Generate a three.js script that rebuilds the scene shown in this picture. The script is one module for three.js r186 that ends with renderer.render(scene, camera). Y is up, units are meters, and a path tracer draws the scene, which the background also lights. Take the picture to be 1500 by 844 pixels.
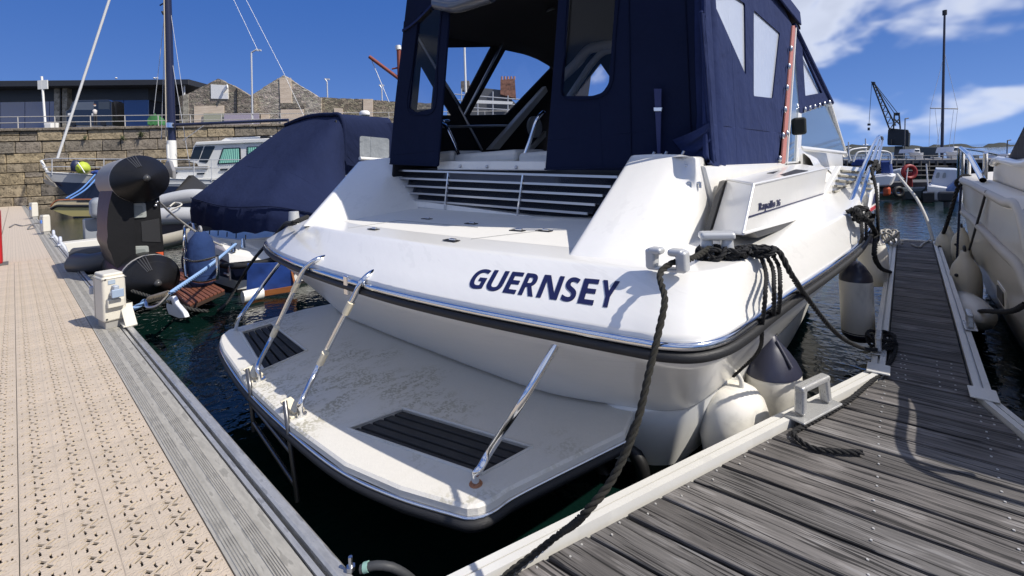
import * as THREE from 'three';
import { mergeGeometries } from 'three/addons/utils/BufferGeometryUtils.js';
import { RoundedBoxGeometry } from 'three/addons/geometries/RoundedBoxGeometry.js';
import { FontLoader } from 'three/addons/loaders/FontLoader.js';
import { TextGeometry } from 'three/addons/geometries/TextGeometry.js';

// ------------------------------------------------------------------ camera, sky, sun, exposure
const W = 1500, H = 844, FPX = 649.32, EYE = 1.6, YAW = 0.72545, ROLL = -0.0472, SHIFT = 177.26;
const scene = new THREE.Scene();
const camera = new THREE.PerspectiveCamera(2 * Math.atan(H / 2 / FPX) * 180 / Math.PI, W / H, 0.05, 6000);
camera.position.set(0, EYE, 0);
camera.rotation.order = 'YXZ';
camera.rotation.set(0, YAW, ROLL);
camera.setViewOffset(W, H, 0, SHIFT, W, H);
camera.updateProjectionMatrix();
camera.updateMatrixWorld(true);
const SUN = new THREE.Vector3(0.61, 0.66, -0.215).normalize();
const sun = new THREE.DirectionalLight(new THREE.Color(1, 0.94, 0.85), 4.05);
sun.position.copy(SUN).multiplyScalar(60).add(new THREE.Vector3(-8, 0, -8));
sun.target.position.set(-8, 0, -8);
sun.castShadow = true;
sun.shadow.mapSize.set(4096, 4096);
Object.assign(sun.shadow.camera, { left: -45, right: 30, top: 40, bottom: -30, near: 1, far: 160 });
sun.shadow.radius = 1;
scene.add(sun, sun.target);
const EXPOSURE = 1.28;

// ------------------------------------------------------------------ noise
function hash(x, y, s = 0) {
  let h = (x * 374761393 + y * 668265263 + s * 1274126177) | 0;
  h = Math.imul(h ^ (h >>> 13), 1274126177); h ^= h >>> 16;
  h = Math.imul(h, 2246822519); h ^= h >>> 13;
  return (h >>> 0) / 4294967296;
}
function vnoise(x, y, s = 0, px = 0, py = 0) {           // value noise, periodic when px, py are given
  const xi = Math.floor(x), yi = Math.floor(y), fx = x - xi, fy = y - yi;
  const w = (a, p) => p ? ((a % p) + p) % p : a;
  const u = fx * fx * (3 - 2 * fx), v = fy * fy * (3 - 2 * fy);
  const a = hash(w(xi, px), w(yi, py), s), b = hash(w(xi + 1, px), w(yi, py), s);
  const c = hash(w(xi, px), w(yi + 1, py), s), d = hash(w(xi + 1, px), w(yi + 1, py), s);
  return a + (b - a) * u + (c - a) * v + (a - b - c + d) * u * v;
}
function fbm(x, y, oct = 5, s = 0, px = 0, py = 0) {
  let t = 0, a = 0.5, n = 0;
  for (let i = 0; i < oct; i++) { t += a * vnoise(x, y, s + i * 17, px, py); n += a; x *= 2; y *= 2; px *= 2; py *= 2; a *= 0.5; }
  return t / n;
}
let seed = 7;
const rnd = () => { seed = (Math.imul(seed, 1664525) + 1013904223) >>> 0; return seed / 4294967296; };
const rr = (a, b) => a + (b - a) * rnd();
const sst = (a, b, x) => { const t = Math.min(1, Math.max(0, (x - a) / (b - a))); return t * t * (3 - 2 * t); };
const mix = (a, b, t) => a + (b - a) * t;

// ------------------------------------------------------------------ sky (computed, air and clouds only)
{
  const w = 2048, h = 1024, data = new Float32Array(w * h * 4);
  for (let j = 0; j < h; j++) {
    const el = ((j + 0.5) / h - 0.5) * Math.PI, sy = Math.sin(el), cy = Math.cos(el);
    for (let i = 0; i < w; i++) {
      const ph = ((i + 0.5) / w - 0.5) * 2 * Math.PI;              // u = atan2(z, x) / 2pi + 0.5
      const dx = cy * Math.cos(ph), dz = cy * Math.sin(ph);
      const e = Math.max(0, sy);
      const cs = dx * SUN.x + sy * SUN.y + dz * SUN.z;
      const hz = Math.pow(1 - e, 5.5);
      let r = mix(0.028, 0.17, hz), g = mix(0.100, 0.31, hz), b = mix(0.355, 0.65, hz);
      const gl = Math.pow(Math.max(0, cs), 6) * 0.16;              // brighter air towards the sun
      r += gl * 0.9; g += gl; b += gl * 1.05;
      if (sy > 0.0) {
        const az = Math.atan2(dx, -dz);                            // 0 along the finger pontoon, positive to the right
        const A = (az / (2 * Math.PI) + 0.5) * 24, E = el * 7.4 * (1 + 0.5 * Math.exp(-el * 6));
        const wx = fbm(A * 2, E * 2, 4, 91, 48, 0) - 0.5, wz = fbm(A * 2, E * 2 + 40, 4, 47, 48, 0) - 0.5;
        const n = fbm(A * 1 + wx * 0.55, E + wz * 0.55 + 6.35, 7, 3, 24, 0) + 0.13 * (fbm(A * 5, E * 5, 4, 8, 120, 0) - 0.5);
        const clear = Math.max(sst(-0.50, -0.12, az), sst(-1.75, -2.2, az));   // broken cloud but for a clear stretch over the quay
        const th = mix(0.80, mix(0.50, 0.40, sst(0.08, 0.40, el)), clear);
        const c = sst(th, th + 0.13, n) * sst(0.0, 0.05, sy), X = A * 0.4, Z = E * 0.4;
        const dens = sst(th + 0.07, th + 0.2, n);
        const lum = 0.80 - 0.34 * dens * fbm(X * 5, Z * 5, 3, 5);
        r = mix(r, lum * 0.93, c * 0.70); g = mix(g, lum * 0.97, c * 0.70); b = mix(b, lum * 1.06, c * 0.70);
      } else { const k = 1 - 0.5 * sst(0, -0.4, sy); r *= k; g *= k; b *= k; }
      const o = (j * w + i) * 4;
      data[o] = r; data[o + 1] = g; data[o + 2] = b; data[o + 3] = 1;
    }
  }
  const t = new THREE.DataTexture(data, w, h, THREE.RGBAFormat, THREE.FloatType);
  t.mapping = THREE.EquirectangularReflectionMapping;
  t.magFilter = t.minFilter = THREE.LinearFilter; t.wrapS = THREE.RepeatWrapping;
  t.colorSpace = THREE.LinearSRGBColorSpace; t.needsUpdate = true;
  scene.background = t; scene.environment = t;
}

// ------------------------------------------------------------------ picture point -> place in the world
const V = (x, y, z) => new THREE.Vector3(x, y, z);
const EYEP = V(0, EYE, 0);
function ray(px, py) {
  const a = (px - W / 2) / FPX, b = -(py - H / 2 + SHIFT) / FPX;
  return V(a, b, -1).applyQuaternion(camera.quaternion);
}
const PA = (px, py, k, v) => { const r = ray(px, py); return r.clone().multiplyScalar((v - (k === 'y' ? EYE : 0)) / r[k]).add(EYEP); };
const PX = (x, y, v) => PA(x, y, 'x', v), PY = (x, y, v) => PA(x, y, 'y', v), PZ = (x, y, v) => PA(x, y, 'z', v);
const PP = (x, y, p0, n) => { const r = ray(x, y); return r.multiplyScalar(p0.clone().sub(EYEP).dot(n) / r.dot(n)).add(EYEP); };   // on a plane
const PD = (x, y, d) => ray(x, y).multiplyScalar(d).add(EYEP);       // at a depth in front of the lens
const hitOn = (mesh, x, y) => { mesh.updateWorldMatrix(true, false); const s = mesh.material.side; mesh.material.side = THREE.DoubleSide; const h = new THREE.Raycaster(EYEP, ray(x, y).normalize()).intersectObject(mesh)[0]; mesh.material.side = s; return h ? h.point : null; };
const lerp3 = (a, b, t) => a.clone().lerp(b, t);

// ------------------------------------------------------------------ naming and grouping
const names = {};
function numbered(n) { names[n] = (names[n] ?? -1) + 1; return names[n] ? n + '_' + String(names[n]).padStart(3, '0') : n; }
function tag(o, label, category, group) { o.userData.label = label; o.userData.category = category; if (group) o.userData.group = group; return o; }
function thing(name, label, category, base, group) {
  const g = new THREE.Group(); g.name = numbered(name); g.position.copy(base); scene.add(g); return tag(g, label, category, group);
}
function shadows(m) { m.castShadow = true; m.receiveShadow = true; return m; }
function origin(p) { const o = V(0, 0, 0); while (p && p !== scene) { o.add(p.position); p = p.parent; } return o; }
// geometry given in world coordinates, stored relative to its parent
function part(name, geo, mat, parent, label) {
  if (Array.isArray(geo)) geo = merge(geo);
  const o = origin(parent); geo.translate(-o.x, -o.y, -o.z);
  const m = shadows(new THREE.Mesh(geo, mat)); m.name = parent === scene ? numbered(name) : name; parent.add(m);
  if (label) m.userData.label = label;
  return m;
}
function solo(name, geo, mat, label, category, group) {             // a thing that is one mesh
  if (Array.isArray(geo)) geo = merge(geo);
  geo.computeBoundingBox(); const c = geo.boundingBox.getCenter(V(0, 0, 0)); c.y = geo.boundingBox.min.y;
  geo.translate(-c.x, -c.y, -c.z);
  const m = shadows(new THREE.Mesh(geo, mat)); m.name = numbered(name); m.position.copy(c); scene.add(m); return tag(m, label, category, group);
}
function struct(name, geo, mat) { const m = part(name, geo, mat, scene); m.userData.kind = 'structure'; return m; }
function merge(list) {
  list = list.map(g => { g = g.index ? g.toNonIndexed() : g; for (const k of Object.keys(g.attributes)) if (!['position', 'normal', 'uv'].includes(k)) g.deleteAttribute(k); if (!g.attributes.uv) g.setAttribute('uv', new THREE.BufferAttribute(new Float32Array(g.attributes.position.count * 2), 2)); return g; });
  return mergeGeometries(list);
}

// ------------------------------------------------------------------ geometry helpers
function uvBox(g, k = 1, du = 0, dv = 0) {                           // uv in metres by the way each face points
  g = g.index ? g.toNonIndexed() : g;
  const p = g.attributes.position, uv = new Float32Array(p.count * 2), a = V(0, 0, 0), b = V(0, 0, 0), c = V(0, 0, 0);
  for (let i = 0; i < p.count; i += 3) {
    a.fromBufferAttribute(p, i); b.fromBufferAttribute(p, i + 1); c.fromBufferAttribute(p, i + 2);
    const n = b.clone().sub(a).cross(c.clone().sub(a)), ax = Math.abs(n.x), ay = Math.abs(n.y), az = Math.abs(n.z);
    [a, b, c].forEach((q, j) => {
      const [u, v] = ay >= ax && ay >= az ? [q.x, q.z] : ax > az ? [q.z, q.y] : [q.x, q.y];
      uv[(i + j) * 2] = u * k + du; uv[(i + j) * 2 + 1] = v * k + dv;
    });
  }
  g.setAttribute('uv', new THREE.BufferAttribute(uv, 2)); return g;
}
const box = (w, h, d, x = 0, y = 0, z = 0) => new THREE.BoxGeometry(w, h, d).translate(x, y, z);
const rbox = (w, h, d, r, x = 0, y = 0, z = 0, s = 2) => new RoundedBoxGeometry(w, h, d, s, r).translate(x, y, z);
function curve(pts, tension = 0.5, closed = false) { return new THREE.CatmullRomCurve3(pts, closed, 'centripetal', tension); }
function tube(pts, r, seg = 0, rad = 8, closed = false) {
  const c = curve(pts, 0.5, closed); return new THREE.TubeGeometry(c, seg || Math.max(2, pts.length * 6), r, rad, closed);
}
function bar(a, b, r, rad = 8, r2 = r) {
  const d = b.clone().sub(a), g = new THREE.CylinderGeometry(r2, r, d.length(), rad);
  g.applyQuaternion(new THREE.Quaternion().setFromUnitVectors(V(0, 1, 0), d.normalize()));
  return g.translate((a.x + b.x) / 2, (a.y + b.y) / 2, (a.z + b.z) / 2);
}
function beam(a, b, w, h, up = V(0, 1, 0)) {                          // a square bar from a to b: w across, h along up
  const d = b.clone().sub(a), L = d.length(), x = d.normalize(), z = x.clone().cross(up).normalize(), y = z.clone().cross(x);
  const g = new THREE.BoxGeometry(L, h, w); g.applyMatrix4(new THREE.Matrix4().makeBasis(x, y, z));
  return g.translate((a.x + b.x) / 2, (a.y + b.y) / 2, (a.z + b.z) / 2);
}
function rope(pts, r, twisted = true) {                              // three laid strands
  const c = curve(pts), L = c.getLength();
  if (!twisted) return new THREE.TubeGeometry(c, Math.min(200, Math.max(8, Math.round(L / 0.05))), r, 7);
  const pitch = r * 8, n = Math.min(900, Math.ceil(L / pitch * 9)), fr = c.computeFrenetFrames(n), out = [];
  const P = c.getSpacedPoints(n);
  for (let k = 0; k < 3; k++) {
    const q = P.map((p, i) => { const a = i * L / n / pitch * 2 * Math.PI + k * 2.0944; return p.clone().addScaledVector(fr.normals[i], Math.cos(a) * r * 0.56).addScaledVector(fr.binormals[i], Math.sin(a) * r * 0.56); });
    class PL extends THREE.Curve { getPoint(t) { const f = t * n, i = Math.min(n - 1, Math.floor(f)); return q[i].clone().lerp(q[i + 1], f - i); } getPointAt(t) { return this.getPoint(t); } getTangentAt(t) { return this.getTangent(t); } }
    out.push(new THREE.TubeGeometry(new PL(), n, r * 0.56, 5));
  }
  return merge(out);
}
function grid(rows, closedU = false, smooth = true) {                 // surface through rows of points
  const m = rows.length, n = rows[0].length, pos = [], uv = [], idx = [];
  let acc = 0;
  rows.forEach((r, j) => { if (j) acc += rows[j - 1][n >> 1].distanceTo(r[n >> 1]); let u = 0; r.forEach((p, i) => { if (i) u += r[i - 1].distanceTo(p); pos.push(p.x, p.y, p.z); uv.push(u, acc); }); });
  for (let j = 0; j < m - 1; j++) for (let i = 0; i < n - (closedU ? 0 : 1); i++) {
    const a = j * n + i, b = j * n + (i + 1) % n, c = a + n, d = b + n; idx.push(a, b, d, a, d, c);
  }
  let g = new THREE.BufferGeometry();
  g.setAttribute('position', new THREE.Float32BufferAttribute(pos, 3)); g.setAttribute('uv', new THREE.Float32BufferAttribute(uv, 2)); g.setIndex(idx);
  if (!smooth) g = g.toNonIndexed();
  g.computeVertexNormals(); return g;
}
const spl = (pts, n, closed = false) => curve(pts, 0.5, closed).getPoints(n);
function basisOf(pts, look = EYEP) {                                   // best plane of a polygon, facing the viewer
  const n = V(0, 0, 0), c = V(0, 0, 0);
  pts.forEach((p, i) => { const q = pts[(i + 1) % pts.length]; n.x += (p.y - q.y) * (p.z + q.z); n.y += (p.z - q.z) * (p.x + q.x); n.z += (p.x - q.x) * (p.y + q.y); c.add(p); });
  c.divideScalar(pts.length); n.normalize(); if (n.dot(look.clone().sub(c)) < 0) n.negate();
  let u = pts[1].clone().sub(pts[0]); u.addScaledVector(n, -u.dot(n)).normalize();
  const v = n.clone().cross(u); return { n, u, v, c };
}
function slab(pts, thick, { holes = [], bevel = 0, off = 0, seg = 1, round = 0 } = {}) {   // flat polygon with depth behind its front face
  const { n, u, v, c } = basisOf(pts);
  const to2 = p => new THREE.Vector2(p.clone().sub(c).dot(u), p.clone().sub(c).dot(v));
  const sh = round ? roundShape(pts.map(to2), round) : new THREE.Shape(pts.map(to2));
  holes.forEach(h => sh.holes.push(round ? roundShape(h.map(to2), round) : new THREE.Path(h.map(to2))));
  const g = new THREE.ExtrudeGeometry(sh, { depth: Math.max(1e-4, thick - 2 * bevel), bevelEnabled: bevel > 0, bevelSize: bevel, bevelThickness: bevel, bevelOffset: -bevel, bevelSegments: seg, curveSegments: 6 });
  g.translate(0, 0, -thick + bevel + off);
  g.applyMatrix4(new THREE.Matrix4().makeBasis(u, v, n)); return uvBox(g.translate(c.x, c.y, c.z));
}
function roundShape(p, r) {
  const s = new THREE.Shape(), n = p.length;
  for (let i = 0; i < n; i++) {
    const a = p[(i + n - 1) % n], b = p[i], c = p[(i + 1) % n];
    const ra = Math.min(r, a.distanceTo(b) * 0.45), rc = Math.min(r, c.distanceTo(b) * 0.45);
    const s0 = b.clone().lerp(a, ra / a.distanceTo(b)), s1 = b.clone().lerp(c, rc / c.distanceTo(b));
    if (i) s.lineTo(s0.x, s0.y); else s.moveTo(s0.x, s0.y);
    s.quadraticCurveTo(b.x, b.y, s1.x, s1.y);
  }
  s.closePath(); return s;
}
function fill(pts2, y) {                                              // horizontal sheet from [x, z] points
  const g = new THREE.ShapeGeometry(new THREE.Shape(pts2.map(p => new THREE.Vector2(p[0], -p[1])))); g.rotateX(-Math.PI / 2); return uvBox(g.translate(0, y, 0));
}
function plate(pts2, y, t, bevel = 0.006, holes = []) {               // horizontal plate from [x, z] points, top at y
  const sh = new THREE.Shape(pts2.map(p => new THREE.Vector2(p[0], -p[1])));
  holes.forEach(h => sh.holes.push(new THREE.Path(h.map(p => new THREE.Vector2(p[0], -p[1])))));
  const g = new THREE.ExtrudeGeometry(sh, { depth: t - 2 * bevel, bevelEnabled: bevel > 0, bevelSize: bevel, bevelThickness: bevel, bevelOffset: -bevel, bevelSegments: 1, curveSegments: 8 });
  g.rotateX(-Math.PI / 2); return uvBox(g.translate(0, y - t + bevel, 0));
}
const bil = (q, s, t) => lerp3(lerp3(q[0], q[1], s), lerp3(q[3], q[2], s), t);   // q: corners in turn
const lathe = (prof, seg = 24) => new THREE.LatheGeometry(prof.map(p => new THREE.Vector2(p[0], p[1])), seg);

// ------------------------------------------------------------------ textures and materials
function tex(w, h, fn, srgb = true, rep = 1, rep2 = rep) {
  const d = new Uint8Array(w * h * 4);
  for (let j = 0; j < h; j++) for (let i = 0; i < w; i++) {
    const c = fn(i / w, j / h), o = (j * w + i) * 4, q = Array.isArray(c) ? c : [c, c, c];
    for (let k = 0; k < 3; k++) { let x = Math.min(1, Math.max(0, q[k])); if (srgb) x = x < 0.0031308 ? x * 12.92 : 1.055 * Math.pow(x, 1 / 2.4) - 0.055; d[o + k] = Math.round(x * 255); }
    d[o + 3] = 255;
  }
  const t = new THREE.DataTexture(d, w, h); t.wrapS = t.wrapT = THREE.RepeatWrapping; t.magFilter = THREE.LinearFilter; t.minFilter = THREE.LinearMipmapLinearFilter; t.generateMipmaps = true;
  if (srgb) t.colorSpace = THREE.SRGBColorSpace; t.repeat.set(rep, rep2); t.needsUpdate = true; return t;
}
const col = c => Array.isArray(c) ? new THREE.Color().setRGB(...c) : new THREE.Color(c);
const std = (c, roughness = 0.5, o = {}) => new THREE.MeshStandardMaterial({ color: col(c), roughness, ...o });
const phy = (c, roughness = 0.5, o = {}) => new THREE.MeshPhysicalMaterial({ color: col(c), roughness, ...o });
const mul = (c, k) => c.map(v => v * k);
const tGrime = tex(512, 512, (u, v) => { const n = fbm(u * 6, v * 6, 6, 21, 6, 6), f = fbm(u * 40, v * 40, 3, 33, 40, 40); const k = 0.95 + 0.05 * (n - 0.5) + 0.04 * (f - 0.5) - 0.06 * sst(0.68, 0.76, n) * sst(0.45, 0.65, f); return [k, k * 0.995, k * 0.98]; }, true, 0.7);
const tFine = tex(256, 256, (u, v) => fbm(u * 64, v * 64, 3, 51, 64, 64), false, 4);
const tRough = tex(512, 512, (u, v) => 0.35 + 0.5 * fbm(u * 9, v * 9, 6, 61, 9, 9), false, 1);
const tWeave = tex(128, 128, (u, v) => 0.5 + 0.25 * Math.sin(u * 128 * Math.PI / 2) + 0.25 * Math.sin(v * 128 * Math.PI / 2), false, 14);
const tFold = tex(512, 512, (u, v) => { const w = fbm(u * 4, v * 4, 3, 71, 4, 4); return 0.55 * fbm(u * 5 + w, v * 3 + 2 * w, 5, 77) * 1 + 0.45 * fbm(u * 12, v * 12, 4, 79, 12, 12); }, false, 0.55);
const tCanvas = tex(256, 256, (u, v) => { const k = 0.86 + 0.2 * fbm(u * 5, v * 5, 5, 81, 5, 5) + 0.1 * (fbm(u * 80, v * 80, 2, 83, 80, 80) - 0.5); return [k, k, k]; }, true, 0.8);
const M = {
  gel: phy([0.84, 0.83, 0.80], 0.32, { map: tGrime, clearcoat: 0.5, clearcoatRoughness: 0.12 }),
  gelDeck: std([0.78, 0.765, 0.72], 0.62, { map: tGrime, bumpMap: tFine, bumpScale: 0.0006 }),
  steel: std([0.74, 0.75, 0.77], 0.13, { metalness: 1 }),
  steelDull: std([0.55, 0.56, 0.58], 0.32, { metalness: 1 }),
  alu: std([0.60, 0.60, 0.60], 0.42, { metalness: 0.75, roughnessMap: tRough }),
  black: std([0.012, 0.012, 0.013], 0.42),
  rubber: std([0.016, 0.016, 0.017], 0.55, { bumpMap: tFine, bumpScale: 0.001 }),
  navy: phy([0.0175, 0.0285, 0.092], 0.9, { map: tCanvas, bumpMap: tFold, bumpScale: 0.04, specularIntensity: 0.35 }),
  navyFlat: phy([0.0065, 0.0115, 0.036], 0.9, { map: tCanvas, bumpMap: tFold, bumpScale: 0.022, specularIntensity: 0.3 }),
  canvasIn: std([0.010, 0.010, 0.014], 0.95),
  vinyl: phy([0.95, 0.96, 0.98], 0.06, { specularIntensity: 0.3, transmission: 1, thickness: 0, ior: 1.45, bumpMap: tFold, bumpScale: 0.0008 }),
  vinylMilk: phy([0.80, 0.84, 0.90], 0.28, { transmission: 0.35, thickness: 0, ior: 1.45, bumpMap: tFold, bumpScale: 0.02, clearcoat: 0.7, clearcoatRoughness: 0.15 }),
  glass: phy([0.28, 0.38, 0.5], 0.03, { transmission: 0.6, thickness: 0, ior: 1.5 }),
  ropeBlack: std([0.013, 0.013, 0.014], 0.85, { bumpMap: tFine, bumpScale: 0.0015 }),
  ropeOld: std([0.032, 0.030, 0.023], 0.95, { bumpMap: tFine, bumpScale: 0.002 }),
  letter: std([0.012, 0.014, 0.065], 0.4),
};
// ------------------------------------------------------------------ water
const WATER = -0.45;
{
  const t = tex(1024, 1024, (u, v) => { const a = fbm(u * 7, v * 7, 2, 101, 7, 7), b = fbm(u * 16 + a, v * 20 + a, 4, 105, 16, 20), c = fbm(u * 60, v * 60, 3, 109, 60, 60); return 0.42 * a + 0.42 * (1 - Math.abs(2 * b - 1)) + 0.16 * c; }, false, 1);
  const m = phy([0.0024, 0.012, 0.0096], 0.045, { ior: 1.33, bumpMap: t, bumpScale: 0.021 });
  const g = new THREE.PlaneGeometry(4000, 4000); g.rotateX(-Math.PI / 2);
  const uv = g.attributes.uv; for (let i = 0; i < uv.count; i++) uv.setXY(i, uv.getX(i) * 4000 / 3.4, uv.getY(i) * 4000 / 3.4);
  g.translate(0, WATER, 0); struct('water', g, m);
}
// ------------------------------------------------------------------ main pontoon walkway with its perforated tiles
const Z0 = -0.545;                                                    // edge of the tiles
const tTile = tex(512, 512, (u, v) => {                               // cream plastic: grain and a little dirt
  const k = 0.95 + 0.10 * (fbm(u * 9, v * 9, 5, 111, 9, 9) - 0.5) + 0.10 * (fbm(u * 70, v * 70, 2, 113, 70, 70) - 0.5) - 0.16 * sst(0.6, 0.72, fbm(u * 5, v * 5, 5, 117, 5, 5));
  return [k, k * 0.995, k * 0.985];
}, true, 0.8);
const tTileBump = tex(512, 512, (u, v) => {                           // fine relief: raised dimples and shallow curved ribs on each 0.145 m cell
  const x = (u * 2) % 1 - 0.5, y = (v * 2) % 1 - 0.5, r = Math.hypot(x, y), a = Math.atan2(y, x);
  const ribs = Math.abs(((r * 8 + 0.35 * Math.sin(4 * a)) % 1) - 0.5) < 0.13 && Math.abs(Math.sin(4 * a + 0.4)) > 0.35 ? 0 : 1;
  const dx = (u * 16) % 1 - 0.5, dy = (v * 16) % 1 - 0.5, dim = Math.hypot(dx, dy) < 0.2 ? 1 : 0.75;
  const e = Math.min(0.5 - Math.abs(x), 0.5 - Math.abs(y)) < 0.018 ? 0.35 : 1;
  return Math.min(ribs * 0.45 + 0.55, e) * dim;
}, false, 1 / 0.2875);
const mTile = [[0.54, 0.452, 0.352], [0.52, 0.436, 0.34], [0.555, 0.464, 0.362]].map(c => std(c, 0.72, { map: tTile, bumpMap: tTileBump, bumpScale: 0.003 }));
{
  const S = 0.2875, X1 = 1.15, NX = 56, XF = X1 - NX * S;
  const walk = struct('pontoon_walkway', box(90, 0.4, 2.9, -40, -0.34, 0.63), std([0.012, 0.012, 0.011], 0.95));
  // one tile: slots cut right through, four crossed slots in the middle of each quarter and small curved ones round them
  const mk = v => {
    const s = new THREE.Shape([[-1, -1], [1, -1], [1, 1], [-1, 1]].map(([a, b]) => new THREE.Vector2(a * (S / 2 - 0.0004), b * (S / 2 - 0.0004))));
    const slot = (cx, cy, l, w, ang, bend = 0) => {
      const p = [], n = 4;
      for (let i = 0; i <= n; i++) { const t = i / n - 0.5; p.push([t * l, w / 2 + bend * (0.25 - t * t) * 4]); }
      for (let i = n; i >= 0; i--) { const t = i / n - 0.5; p.push([t * l, -w / 2 + bend * (0.25 - t * t) * 4]); }
      const c = Math.cos(ang), q = Math.sin(ang);
      s.holes.push(new THREE.Path(p.map(([a, b]) => new THREE.Vector2(cx + a * c - b * q, cy + a * q + b * c))));
    };
    for (const [qx, qy] of [[-1, -1], [1, -1], [1, 1], [-1, 1]]) {
      const cx = qx * S / 4, cy = qy * S / 4;
      for (let k = 0; k < 4; k++) {
        const a = k * Math.PI / 2 + 0.35 + v * 0.1;
        slot(cx + Math.cos(a) * 0.026, cy + Math.sin(a) * 0.026, 0.036, 0.0145, a + 0.2);
        const b = a + Math.PI / 4;
        slot(cx + Math.cos(b) * 0.048, cy + Math.sin(b) * 0.048, 0.042, 0.0078, b + 0.5, 0.003);
        slot(cx + Math.cos(a) * 0.057, cy + Math.sin(a) * 0.057, 0.032, 0.0072, a + 1.2, 0.002);
      }
    }
    const g = new THREE.ExtrudeGeometry(s, { depth: 0.009, bevelEnabled: false, curveSegments: 1 }); g.rotateX(-Math.PI / 2); g.translate(0, -0.009, 0); return uvBox(g);
  };
  const geos = [mk(0), mk(1)];
  const zr = [Z0 + S / 2, Z0 + S * 1.5, Z0 + S * 2.5 + 0.0022];
  for (let i = 0; i < NX; i++) for (let j = 0; j < 3; j++) {
    const m = shadows(new THREE.Mesh(geos[(i + j) % 2], mTile[(i * 7 + j * 5) % 3])); m.name = 'deck_tile';
    m.position.set(X1 - (i + 0.5) * S, rr(-0.0005, 0.0005), zr[j]); m.position.sub(origin(walk)); m.rotation.x = rr(-0.001, 0.001); walk.add(m);
  }
  // the rest of the decking, too far along to tell the tiles apart
  const rest = [];
  for (let i = 0; i < 60; i++) rest.push(box(0.995, 0.02, 0.855, XF - 0.5 - i, -0.01, Z0 + 0.43), box(0.995, 0.02, 1.2, XF - 0.5 - i, -0.01, Z0 + 0.872 + 0.6));
  for (let i = 0; i < NX; i += 4) rest.push(box(1.145, 0.02, 1.2, X1 - (i / 4 + 0.5) * 1.15, -0.01, Z0 + 0.874 + 0.6));
  const tGridCol = tex(256, 256, (u, v) => { const x = (u * 8) % 1 - 0.5, y = (v * 8) % 1 - 0.5, e = Math.max(Math.abs(x), Math.abs(y)) > 0.46 ? 0.86 : 1, d = Math.abs(Math.hypot(x, y) - 0.15) < 0.06 && Math.abs(Math.sin(2 * Math.atan2(y, x))) > 0.75 ? 0.62 : 1; return e * d * (0.95 + 0.08 * fbm(u * 20, v * 20, 3, 121, 20, 20)); }, true, 1 / (0.14375 * 8));
  const r = part('deck_panel', uvBox(merge(rest)), std([0.54, 0.452, 0.352], 0.72, { map: tGridCol, bumpMap: tTileBump, bumpScale: 0.003 }), walk); r.userData.kind = 'stuff';
  // ribbed edge boards and aluminium rail, drawn as one profile run along the pontoon
  const run = (prof, x0, x1) => { const g = new THREE.ExtrudeGeometry(new THREE.Shape(prof.map(([z, y]) => new THREE.Vector2(-z, y))), { depth: x0 - x1, bevelEnabled: false }); g.rotateY(Math.PI / 2); return uvBox(g.translate(x1, 0, 0)); };
  const ribs = (z, n, d, up = 0.004) => { const o = []; for (let i = 0; i < n; i++) { const a = z - i * d; o.push([a, 0], [a - d * 0.25, up], [a - d * 0.6, up], [a - d * 0.8, 0]); } return o; };
  const tWorn = tex(1024, 512, (u, v) => { const n = fbm(u * 10, v * 24, 6, 131, 10, 24), f = fbm(u * 60, v * 60, 3, 135, 60, 60); const k = 0.80 + 0.42 * (n - 0.5) + 0.16 * (f - 0.5) - 0.3 * sst(0.62, 0.7, n); return [k, k * 0.99, k * 0.96]; }, true, 0.7, 2);
  const mBoard = std([0.42, 0.405, 0.37], 0.75, { map: tWorn, bumpMap: tRough, bumpScale: 0.001 });
  for (let k = 0; k < 12; k++) {
    const a = 1.3 - k * 6.0, b = a - 5.994;
    part('edge_board', run([[Z0 - 0.004, -0.03], [Z0 - 0.004, 0.004], ...ribs(Z0 - 0.015, 5, 0.011).map(([z, y]) => [z, y + 0.004]), [-0.64, 0.004], ...ribs(-0.645, 6, 0.009).map(([z, y]) => [z, y + 0.004]), [-0.708, 0.004], [-0.748, 0.004], [-0.748, -0.03]], a, b), mBoard, walk);
    part('edge_rail', run([[-0.754, -0.06], [-0.754, 0.012], [-0.775, 0.012], [-0.775, -0.03], [-0.79, -0.03], [-0.79, 0.022], [-0.80, 0.028], [-0.834, 0.028], [-0.842, 0.02], [-0.842, -0.22], [-0.80, -0.22], [-0.80, -0.06]], a, b), std([0.55, 0.55, 0.54], 0.5, { metalness: 0.4, map: tWorn, roughnessMap: tRough }), walk);
  }
}
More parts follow.
